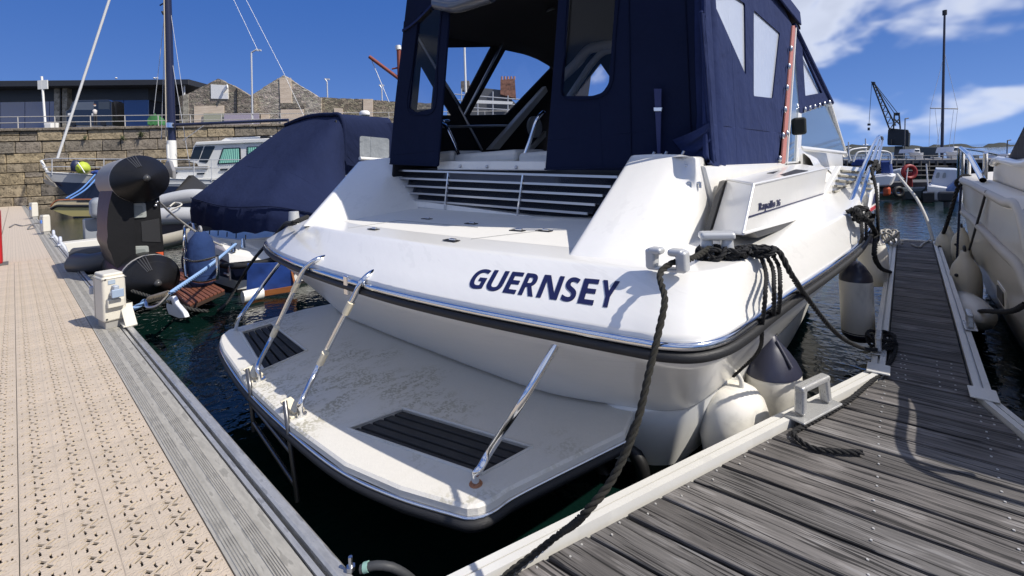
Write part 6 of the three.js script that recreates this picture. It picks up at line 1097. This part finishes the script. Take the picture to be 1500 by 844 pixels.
// ------------------------------------------------------------------ beige boat on the right side of the finger
{
  const t = thing('beige_cruiser', 'beige hulled cruiser on the right side of the finger with black canopy', 'motor boat', V(2.2, WATER, -7)), m = phy([0.66, 0.62, 0.53], 0.3, { map: tGrime, clearcoat: 0.5, clearcoatRoughness: 0.1 }), mg = phy([0.70, 0.66, 0.58], 0.4, { map: tGrime });
  const zs = [-3.3, -3.9, -4.4, -4.75, -5.4, -6.3, -7.6, -9.0, -10.4, -11.4, -12.0, -12.3], k = z => sst(-8.5, -12.4, z);
  const shY = z => mix(0.66, 1.17, sst(-4.15, -4.75, z)) - 0.05 * k(z), X = (z, b) => b + 1.5 * Math.pow(k(z), 2.2);
  const line = (fy, b) => zs.map(z => V(X(z, b), fy(z), z));
  const sh = line(shY, 0.60), lip = line(z => shY(z) - 0.10, 0.60), st = line(z => mix(0.52, 0.70, sst(-4.1, -4.7, z)), 0.60), lo = line(z => 0.12, 0.66), wl = line(() => -0.38, 0.78), kl = line(() => -0.9, 1.3);
  part('hull', [grid([lip, st, lo].map(r => spl(r, 60))), grid([[...st].map(p => V(4.2, p.y + 0.5, p.z)), kl.map(p => V(3.8, p.y, p.z))]), slab([sh[0], st[0], lo[0], wl[0], V(3.8, -0.4, -3.3), V(4.2, 0.66, -3.3)], 0.05)], m, t);
  part('lower_hull', grid([lo, wl, kl].map(r => spl(r, 60))), m, t);
  part('gunwale', [grid([sh.map(p => V(p.x + 0.16, p.y + 0.005, p.z)), sh, lip].map(r => spl(r, 60)))], mg, t);
  part('gunwale_cap', tube(sh.map(p => V(p.x + 0.01, p.y - 0.05, p.z)), 0.045, 80, 8), std([0.40, 0.39, 0.37], 0.5), t);
  part('rubbing_strake', tube(st.map(p => V(p.x - 0.005, p.y, p.z)), 0.045, 80, 8), std([0.40, 0.38, 0.34], 0.55), t);
  part('boot_stripe', grid([wl.map(p => V(p.x - 0.006, p.y + 0.1, p.z)), wl.map(p => V(p.x - 0.004, p.y, p.z))].map(r => spl(r, 60))), std([0.008, 0.012, 0.04], 0.4), t);
  const dk = zs.slice(3).map(z => [X(z, 0.62), z]); part('deck', plate([...dk, [4.2, -12.0], [4.2, -4.75]], 1.155, 0.03, 0), mg, t); part('deck', plate([[0.62, -3.3], [4.2, -3.3], [4.2, -4.8], [0.62, -4.8]], 0.62, 0.03, 0), mg, t, 'low stern platform');
  // hull vent
  { const q = [[1459, 420], [1465, 418], [1475, 447], [1467, 450]].map(([x, y]) => PX(x, y, 0.64)); const c = q[0].clone().add(q[2]).multiplyScalar(0.5); const f = part('hull_vent', uvBox(rbox(0.03, 0.20, 0.46, 0.012, 0.655, c.y, c.z)), mg, t); part('vent_opening', rbox(0.03, 0.13, 0.36, 0.012, 0.645, c.y, c.z), std([0.05, 0.045, 0.035], 0.7), f); }
  // cabin side and black canopy
  const P = (x, y, X = 0.78) => PX(x, y, X);
  part('cabin_side', slab([P(1452, 283), P(1455, 240), P(1460, 235.5), V(0.78, 1.52, -4.9), V(0.78, 1.1, -4.9)], 3.0, { bevel: 0.05, seg: 2 }), mg, t); part('cabin_rail', tube([P(1455, 240, 0.76), P(1459, 234.5, 0.76), P(1475, 236, 0.76), P(1500, 240, 0.76), V(0.76, 1.50, -5.0)], 0.035, 20, 8), M.gel, t);
  const c0 = P(1474, 237, 0.8); part('canopy', uvBox(slab([c0, P(1500, 180, 0.8), V(0.8, 2.2, -4.9), V(0.8, 2.2, -4.7), V(0.8, 1.46, -4.7)], 2.6, { bevel: 0.03 })), std([0.02, 0.021, 0.028], 0.85, { map: tCanvas, bumpMap: tFold, bumpScale: 0.02 }), t);
  // rails
  const d = (x, y, X = 0.66) => PX(x, y, X), tb = (l, r) => tube(l, r, 30, 10);
  part('guard_rail', tb([d(1440, 264, 0.64), d(1430, 246, 0.66), d(1420, 228, 0.68), d(1415, 223, 0.70), d(1408, 217, 0.72)], 0.03), M.steel, t);
  part('guard_rail', tb([d(1408, 217, 0.72), d(1422, 219, 0.9), d(1440, 222, 1.1), d(1460, 226, 1.3)], 0.022), M.steel, t);
  for (const [x, y0, y1] of [[1405, 216, 268], [1411, 220, 262], [1420, 227, 276], [1444, 224, 262]]) part('rail_post', bar(d(x, y0, 0.70), d(x - 1, y1, 0.70), 0.022), M.steel, t);
  // low rail round the stern platform, whose shadow lies on the planks
  part('stern_rail', tube([V(0.72, 0.64, -4.35), V(0.71, 0.80, -4.25), V(0.70, 0.82, -3.8), V(0.70, 0.82, -3.35), V(0.78, 0.82, -3.22), V(1.5, 0.82, -3.22)], 0.02, 40, 8), M.steel, t); part('stern_rail', bar(V(0.74, 0.6, -3.24), V(0.74, 0.82, -3.24), 0.02), M.steel, t);
  // mooring lines and fenders on her side
  const cl = PX(1415, 266, 0.63); solo('rope_heap', [0, 1, 2].map(i => new THREE.TorusGeometry(0.10 - i * 0.02, 0.022, 6, 16).rotateX(0.5 + i).translate(cl.x, cl.y - 0.02 + i * 0.03, cl.z)), M.ropeBlack, 'black rope turns on the beige boat gunwale cleat near her far end', 'rope');
  ropeThing('mooring_line', [cl, PX(1404, 275, 0.56), PX(1396, 300, 0.50), PX(1388, 325, 0.44), PX(1378, 352, 0.40)], 0.024, 'thick black line from the beige boat cleat to the far end of the finger');
  ropeThing('fender_line', [PX(1408, 275, 0.57), PX(1405, 320, 0.52), PX(1402, 380, 0.48), PX(1400, 440, 0.46), PX(1400, 455, 0.44)], 0.013, 'thin dark vertical line from the beige boat gunwale down to the lying fender', std([0.014, 0.018, 0.04], 0.8));
  ropeThing('fender_line', [PX(1445, 280, 0.58), PX(1434, 318, 0.57), PX(1420, 366, 0.54)], 0.011, 'thin dark slanting line from the beige boat gunwale to the large teardrop fender', std([0.02, 0.02, 0.025], 0.8));
  ropeThing('mooring_line', [PX(1399, 458, 0.36), PX(1410, 459, 0.40), PX(1425, 458, 0.45), PX(1440, 456, 0.5), PX(1465, 457, 0.55), PX(1485, 455, 0.58), PX(1502, 446, 0.6)], 0.019, 'black line running right from the knot by the lying fender to the picture edge');
  solo('rope_knot', [0, 1, 2, 3, 4].map(i => { const p = PX(1402 + i * 6, 461 - i, 0.40 + i * 0.02); return new THREE.TorusGeometry(0.05, 0.018, 6, 14).rotateX(i * 0.8).rotateY(i).translate(p.x, p.y, p.z); }), M.ropeBlack, 'black rope knots beside the lying fender on the right edge of the finger', 'rope');
  const mC = std([0.62, 0.57, 0.46], 0.5, { map: tGrime });
  const drop = (x, y, X, s, label) => { const c = PX(x, y, X), f = thing('teardrop_fender', label, 'fender', V(c.x, c.y - 0.5 * s, c.z), 'fenders on the beige boat'); delete f.userData.group; const g = lathe([[0, -0.45], [0.16, -0.42], [0.23, -0.32], [0.25, -0.1], [0.24, 0.1], [0.20, 0.22], [0.12, 0.33], [0.075, 0.40], [0.065, 0.46], [0, 0.47]], 26).scale(s * 0.8, s, s); part('body', g.translate(c.x, c.y, c.z), mC, f); part('eye', new THREE.TorusGeometry(0.05 * s, 0.02 * s, 8, 14).rotateY(Math.PI / 2).translate(c.x, c.y + 0.49 * s, c.z), M.black, f); part('mould_mark', new THREE.SphereGeometry(0.03 * s, 8, 6).translate(c.x - 0.12 * s, c.y + 0.08 * s, c.z + 0.19 * s), M.black, f); };
  drop(1389, 366, 0.46, 0.82, 'cream teardrop fender at the far end of the beige boat, leftmost of three'); drop(1410, 362, 0.58, 0.62, 'smaller cream teardrop fender half hidden behind the leftmost one'); drop(1415, 408, 0.50, 0.72, 'large cream teardrop fender hanging directly above the lying ribbed fender');
  { const a = PX(1390, 423, 0.45), b = PX(1437, 468, 0.485), c = lerp3(a, b, 0.5), f = thing('ribbed_fender', 'white ribbed cylinder fender lying on its side against the finger edge', 'fender', V(c.x, c.y - 0.15, c.z)); const L = a.distanceTo(b), g = []; for (let i = 0; i <= 24; i++) { const s = i / 24, e = Math.min(s, 1 - s); g.push([0.15 * Math.pow(sst(-0.02, 0.1, e), 0.5) * (1 + (e > 0.1 ? 0.05 * Math.sin(s * 34) : 0)) + 0.001, (s - 0.5) * L]); } g.unshift([0, -L / 2]); g.push([0, L / 2]); const q = new THREE.Quaternion().setFromUnitVectors(V(0, 1, 0), b.clone().sub(a).normalize()); part('body', lathe(g, 26).applyQuaternion(q).translate(c.x, c.y, c.z), std([0.70, 0.68, 0.62], 0.5, { map: tGrime }), f); for (const s of [0.25, 0.4, 0.55]) { const p = lerp3(a, b, s); part('rib', new THREE.TorusGeometry(0.152, 0.012, 6, 24).rotateX(Math.PI / 2).applyQuaternion(q).translate(p.x, p.y, p.z), std([0.45, 0.42, 0.36], 0.6), f); } }
}
// ------------------------------------------------------------------ far side of the harbour beyond the bow
{
  const nR = ray(1370, 220).setY(0).normalize(), face = (l, d, th, o = {}) => { const c = l.reduce((s, p) => [s[0] + p[0] / l.length, s[1] + p[1] / l.length], [0, 0]), p0 = PD(c[0], c[1], d); return slab(l.map(([x, y]) => PP(x, y, p0, nR)), th, o); };   // upright panels square to the harbour view
  const mD = std([0.045, 0.045, 0.048], 0.8), mW = std([0.70, 0.70, 0.70], 0.5), mB = std([0.02, 0.05, 0.20], 0.7), mT = std([0.035, 0.034, 0.034], 0.9, { map: tStone }), mSteel = std([0.10, 0.10, 0.11], 0.6);
  const quayD = 31;
  const pier = thing('far_pier', 'dark stone and timber pier across the harbour behind the finger', 'pier', PD(1370, 262, quayD).setY(WATER));
  part('wall', uvBox(face([[1180, 238], [1560, 236], [1560, 285], [1180, 285]], quayD, 4)), mT, pier); part('deck', face([[1180, 235], [1560, 233], [1560, 238], [1180, 240]], quayD - 0.4, 5), std([0.16, 0.155, 0.15], 0.8), pier);
  for (let i = 0; i < 26; i++) { const x = 1216 + i * 12; part('pile', wire([[x, 236], [x, 278]], quayD - 0.7, 0.08)[0], i % 3 ? mD : std([0.12, 0.11, 0.10], 0.8), pier); }
  for (const y of [244, 250, 257]) part('waling', wire([[1190, y + 1], [1550, y - 1]], quayD - 0.9, 0.06)[0], mD, pier);
  for (let i = 0; i < 24; i++) part('rail_post', wire([[1222 + i * 13.2, 236], [1222 + i * 13.2, 228.5]], quayD - 0.3, 0.025)[0], mSteel, pier); part('rail', wire([[1210, 229], [1540, 227]], quayD - 0.3, 0.025)[0], mSteel, pier);
  // land behind it
  const hill = struct('headland', (() => { const rows = [[], [], []]; for (let i = 0; i <= 60; i++) { const x = 1120 + i * 8, y = 217 - 7 * sst(0.3, 0.8, fbm(i * 0.22, 1.5, 4, 401)) - 5 * sst(0.45, 0.9, fbm(i * 0.09, 9, 3, 402)) - (x > 1440 && x < 1475 ? 4 : 0); rows[0].push(PD(x, 240, 330)); rows[1].push(PD(x, y, 340)); rows[2].push(PD(x, 236, 420)); } return uvBox(grid(rows), 0.02); })(), std([0.028, 0.033, 0.032], 0.95));
  // boats laid up on the pier
  const boat = (x, y, w, h, d, c, cab, label) => {
    const t = thing('laid_up_boat', label, 'boat', PD(x, y + h, d)), Pp = (a, b, dd = 0) => PD(x + a * w, y + b * h, d + dd);
    const up = [Pp(-0.5, 0, 0.5), Pp(-0.42, 0.02, 0.15), Pp(-0.15, 0.08), Pp(0.2, 0.1), Pp(0.5, 0.08, 0.1)], lo = [Pp(-0.42, 0.8, 0.5), Pp(-0.34, 0.9, 0.3), Pp(-0.1, 1, 0.2), Pp(0.2, 1, 0.2), Pp(0.47, 1, 0.2)], bk = up.map(p => p.clone().addScaledVector(ray(1380, 225), 1.2));
    part('hull', [grid([up, lo]), grid([bk, up])], std(c, 0.4), t);
    if (cab) { part('cabin', slab([Pp(-0.15, 0.1, 0.3), Pp(-0.06, -0.55, 0.3), Pp(0.28, -0.55, 0.3), Pp(0.32, 0.1, 0.3)], 1.4, { bevel: 0.05 }), mW, t); part('cabin_window', slab([Pp(-0.06, -0.1, 0.25), Pp(-0.02, -0.42, 0.25), Pp(0.22, -0.42, 0.25), Pp(0.24, -0.1, 0.25)], 0.05), std([0.03, 0.035, 0.04], 0.15), t); }
  };
  boat(1400, 222, 30, 13, 33, [0.72, 0.72, 0.72], true, 'white sailing boat hull laid up on the pier right of the tall mast');
  boat(1342, 223, 22, 9, 34, [0.68, 0.68, 0.69], true, 'small white cabin boat on the pier right below the crane');
  boat(1425, 227, 20, 8, 33.5, [0.35, 0.40, 0.46], false, 'grey open boat on the pier behind the beige cruiser rail');
  boat(1480, 230, 34, 9, 33, [0.62, 0.60, 0.56], true, 'pale boat on the pier half hidden by the black canopy');
  boat(1372, 230, 18, 6, 32.5, [0.60, 0.61, 0.62], false, 'low white dinghy on the pier at the foot of the tall mast');
  solo('grey_container', uvBox(face([[1348, 215], [1375, 215], [1375, 232], [1348, 232]], 37, 2, { bevel: 0.05 })), std([0.07, 0.085, 0.095], 0.7), 'dark grey container standing on the pier beside the crane', 'container');
  for (const [x, y, l, nm] of [[1326, 174, 232, 'thin dark lamp post standing right of the crane cab'], [1476, 206, 232, 'thin pole standing behind the beige cruiser near the right edge']]) { const t = thing('lamp_post', nm, 'lamp post', PD(x, l, 40)); part('pole', wire([[x, y], [x - 1, l]], 40, 0.04)[0], mSteel, t); part('lamp_head', wire([[x, y], [x + 5, y - 1]], 40, 0.05)[0], mSteel, t); }
  { // clutter of masts, posts and hoists on the pier
    for (const [x, y0, h, l] of [[1268, 203, 40, 'thin white mast standing left of the crane, behind the boarding rail'], [1243, 208, 30, 'short dark mast far left on the pier, behind the cruiser windscreen']]) { const t = thing('boat_mast', l, 'mast', PD(x, y0 + h, 32)); part('spar', wire([[x, y0], [x + 0.5, y0 + h]], 32, 0.04)[0], mStay, t); part('spreader', wire([[x - 4, y0 + 9], [x + 4, y0 + 8.5]], 32, 0.02)[0], mStay, t); }
  }
  // harbour crane
  const cd = 130, cr2 = thing('harbour_crane', 'tall dark harbour crane with raised lattice jib across the water', 'crane', PD(1316, 235, cd)), mC = std([0.018, 0.024, 0.032], 0.6);
  const W = (l, r) => wire(l, cd, r, 5);
  part('machine_house', face([[1301, 190], [1306, 188], [1330, 190], [1332, 195], [1331, 214], [1301, 213], [1302, 205], [1300, 204]], cd, 4.5, { bevel: 0.1 }), mC, cr2); part('counterweight', face([[1322, 195], [1333, 194.5], [1332, 215], [1322, 214]], cd - 0.4, 5, { bevel: 0.1 }), std([0.022, 0.034, 0.05], 0.6), cr2);
  part('pedestal', face([[1311, 214], [1322, 214], [1325, 238], [1308, 238]], cd + 1, 3), std([0.10, 0.105, 0.11], 0.7), cr2); part('operator_cab', face([[1300, 204], [1306, 204], [1306, 212], [1300, 212]], cd - 0.5, 2), mC, cr2);
  const jb = [[1303.5, 190], [1312, 184]], jt = [[1278.3, 122.5], [1280.5, 121]];
  const ch = (i, t) => [mix(jb[i][0], jt[i][0], t), mix(jb[i][1], jt[i][1], t)];
  for (const i of [0, 1]) part('jib_chord', W([jb[i], jt[i]], 0.20)[0], mC, cr2); for (let k = 0; k < 15; k++) { part('jib_lattice', W([ch(k % 2, k / 15), ch((k + 1) % 2, (k + 1) / 15)], 0.12)[0], mC, cr2); }
  part('jib_head', face([[1276, 119.5], [1282, 120], [1281, 124], [1277, 123.5]], cd - 0.3, 1.2), mC, cr2);
  for (const q of [[[1309, 189], [1310.5, 166]], [[1319, 189], [1317, 166]], [[1309.5, 182], [1318, 174]], [[1318, 182], [1310, 174]]]) part('tower_leg', W(q, 0.2)[0], mC, cr2); part('tower_top', face([[1309, 165], [1318, 165], [1317.5, 169], [1309.5, 169]], cd, 2), mC, cr2);
  part('tie_rope', W([[1316, 167], [1281, 122]], 0.09)[0], mC, cr2); part('tie_rope', W([[1311, 167], [1280, 122]], 0.09)[0], mC, cr2); part('hoist_rope', W([[1277, 123], [1273, 183]], 0.06)[0], mC, cr2); part('hook_block', [W([[1273, 181], [1273, 184]], 0.4)[0], W([[1272.8, 187], [1272.6, 191]], 0.3)[0]], mC, cr2);
  // tall yacht mast
  const my = thing('tall_yacht_mast', 'very tall dark yacht mast with spreaders rising right of the crane', 'mast', PD(1380, 245, 40)), md = 40;
  part('spar', bar(PD(1384, 17, md), PD(1379.5, 248, md), 0.075, 8, 0.12), std([0.028, 0.03, 0.055], 0.4), my); part('masthead', bar(PD(1384, 15, md), PD(1384, 22, md), 0.16), M.black, my); part('spreader', wire([[1363, 158.5], [1403, 159.5]], md, 0.05)[0], mSpar2(), my);
  for (const l of [[[1384, 78], [1363, 158.5]], [[1384, 78], [1403, 159]], [[1363, 158.5], [1361, 215]], [[1403, 159], [1396, 222]], [[1382, 160], [1372, 216]], [[1397, 161], [1390, 220]], [[1370, 160], [1376, 215]]]) part('stay', wire(l, md, 0.014, 4)[0], mStay, my);
  // pontoon with life ring, small white cabin boat, outboards and floats
  const nd = 19; struct('far_pontoon', uvBox(merge([face([[1262, 268], [1440, 266], [1446, 272], [1262, 274]], nd, 2.2), face([[1262, 273], [1440, 272], [1440, 283], [1262, 281]], nd + 0.2, 1.8)])), std([0.075, 0.075, 0.075], 0.8));
  const lr = thing('life_ring_post', 'red life ring on a red stand at the far pontoon edge', 'life ring', PD(1331, 272, nd)), mR = std([0.24, 0.014, 0.014], 0.5); { const c = PD(1332, 252, nd - 0.15), g = new THREE.TorusGeometry(0.26, 0.08, 10, 24).rotateY(YAW); part('ring', g.translate(c.x, c.y, c.z), mR, lr); } part('stand', face([[1325, 253], [1337, 252], [1337, 274], [1325, 274]], nd, 0.15, { bevel: 0.02 }), std([0.20, 0.012, 0.012], 0.5), lr); part('ring_rope', wire([[1330, 246], [1327, 272]], nd - 0.25, 0.02)[0], mW, lr);
  const wb = thing('small_cabin_boat', 'small white boat with three window wheelhouse moored at the far pontoon', 'motor boat', PD(1380, 292, 17).setY(WATER)), bd = 17;
  const wc = part('wheelhouse', face([[1362, 277], [1366, 262], [1371, 247], [1400, 248], [1410, 250], [1414, 278]], bd, 1.4, { bevel: 0.03 }), std([0.45, 0.50, 0.58], 0.45), wb);
  for (const q of [[[1370, 261], [1373, 252.5], [1377, 252.5], [1376, 261]], [[1380, 261], [1382, 253], [1386, 253], [1386, 261]], [[1391, 262], [1392, 255], [1397, 255], [1398, 262]]]) { part('window', face(q, bd - 0.03, 0.04, { round: 0.06 }), std([0.22, 0.25, 0.28], 0.1), wc); }
  part('hull', face([[1358, 275], [1364, 271], [1388, 275], [1400, 276], [1412, 276], [1410, 296], [1366, 294], [1359, 290]], bd - 0.3, 1.8, { bevel: 0.06, seg: 2 }), mW, wb); part('bow_flare', face([[1386, 277], [1404, 262], [1406, 296], [1388, 299]], bd - 0.6, 1.2, { bevel: 0.1, seg: 2 }), std([0.10, 0.17, 0.36], 0.4), wb); part('transom_well', face([[1352, 283], [1369, 283], [1369, 296], [1352, 296]], bd - 0.5, 1.2), M.black, wb); part('gunwale', face([[1360, 273], [1386, 276], [1386, 279], [1358, 277]], bd - 0.7, 0.4), M.gel, wb); part('hull_mark', face([[1377, 283], [1384, 283], [1384, 285], [1377, 285]], bd - 0.62, 0.02), std([0.08, 0.08, 0.09], 0.6), wb);
  part('mast', wire([[1360, 278], [1357, 240]], bd, 0.025)[0], mW, wb);
  solo('outboard_motor', [rbox(0.45, 0.35, 0.3, 0.08, PD(1387, 288, 15).x, PD(1387, 288, 15).y, PD(1387, 288, 15).z), bar(PD(1387, 288, 15), PD(1388, 304, 15), 0.10)], std([0.02, 0.021, 0.024], 0.4), 'black outboard motor on the stern of the small white cabin boat', 'outboard motor');
  solo('pontoon_skiff', uvBox(face([[1320, 277], [1355, 276], [1354, 294], [1322, 296]], nd - 1.4, 1.2, { bevel: 0.1 })), std([0.035, 0.05, 0.055], 0.6), 'dark teal flat ended skiff moored below the red life ring', 'boat');
  solo('orange_float', uvBox(face([[1293, 275], [1304, 274.5], [1304, 287], [1293, 288]], nd - 1.3, 0.5, { bevel: 0.12, seg: 3, round: 0.1 })), std([0.42, 0.07, 0.02], 0.5), 'orange red float at the waterline left of the skiff', 'float');
  solo('black_fender', [new THREE.TorusGeometry(0.16, 0.07, 8, 18).rotateY(YAW).translate(PD(1316, 281, nd - 1.5).x, PD(1316, 281, nd - 1.5).y, PD(1316, 281, nd - 1.5).z)], M.rubber, 'black tyre fender between the orange float and the dark skiff', 'fender');
  // blue covered launch with white frames, left of the life ring
  const bl = thing('blue_covered_launch', 'white launch with blue covers and white tube frames behind the boarding rail', 'motor boat', PD(1285, 280, 18).setY(WATER)), ld = 18; part('hull', face([[1238, 262], [1300, 256], [1310, 258], [1304, 272], [1240, 276]], ld, 1.8, { bevel: 0.05 }), mW, bl);
  part('blue_cover', face([[1290, 236], [1304, 236], [1307, 254], [1291, 255]], ld - 0.1, 0.8, { bevel: 0.05 }), mB, bl); part('blue_cover', face([[1246, 241], [1254, 233.5], [1272, 234], [1271, 243], [1249, 244]], ld - 0.1, 0.8, { bevel: 0.05 }), mB, bl);
  for (const l of [[[1246, 236], [1244, 222], [1262, 217], [1270, 217]], [[1250, 237], [1256, 224], [1270, 222], [1304, 224.5], [1305, 240]], [[1291, 224], [1287, 240]], [[1270, 240], [1268, 218]]]) part('tube_frame', tube(l.map(([x, y]) => PD(x, y, ld - 0.2)), 0.035, 24, 6), mW, bl);
  solo('pontoon_box', uvBox(face([[1306, 250], [1320, 247], [1324, 262], [1310, 270], [1305, 266]], nd + 1.5, 1.2, { bevel: 0.05 })), std([0.42, 0.45, 0.48], 0.6), 'pale grey cowling beside the blue covered launch, left of the life ring', 'boat cowling');
}
function mSpar2() { return std([0.12, 0.12, 0.13], 0.5); }
const renderer = new THREE.WebGLRenderer({ antialias: true });
renderer.setSize(1024, 576);
renderer.shadowMap.enabled = true;
renderer.shadowMap.type = THREE.PCFSoftShadowMap;
renderer.toneMapping = THREE.LinearToneMapping;
renderer.toneMappingExposure = EXPOSURE;
renderer.render(scene, camera);
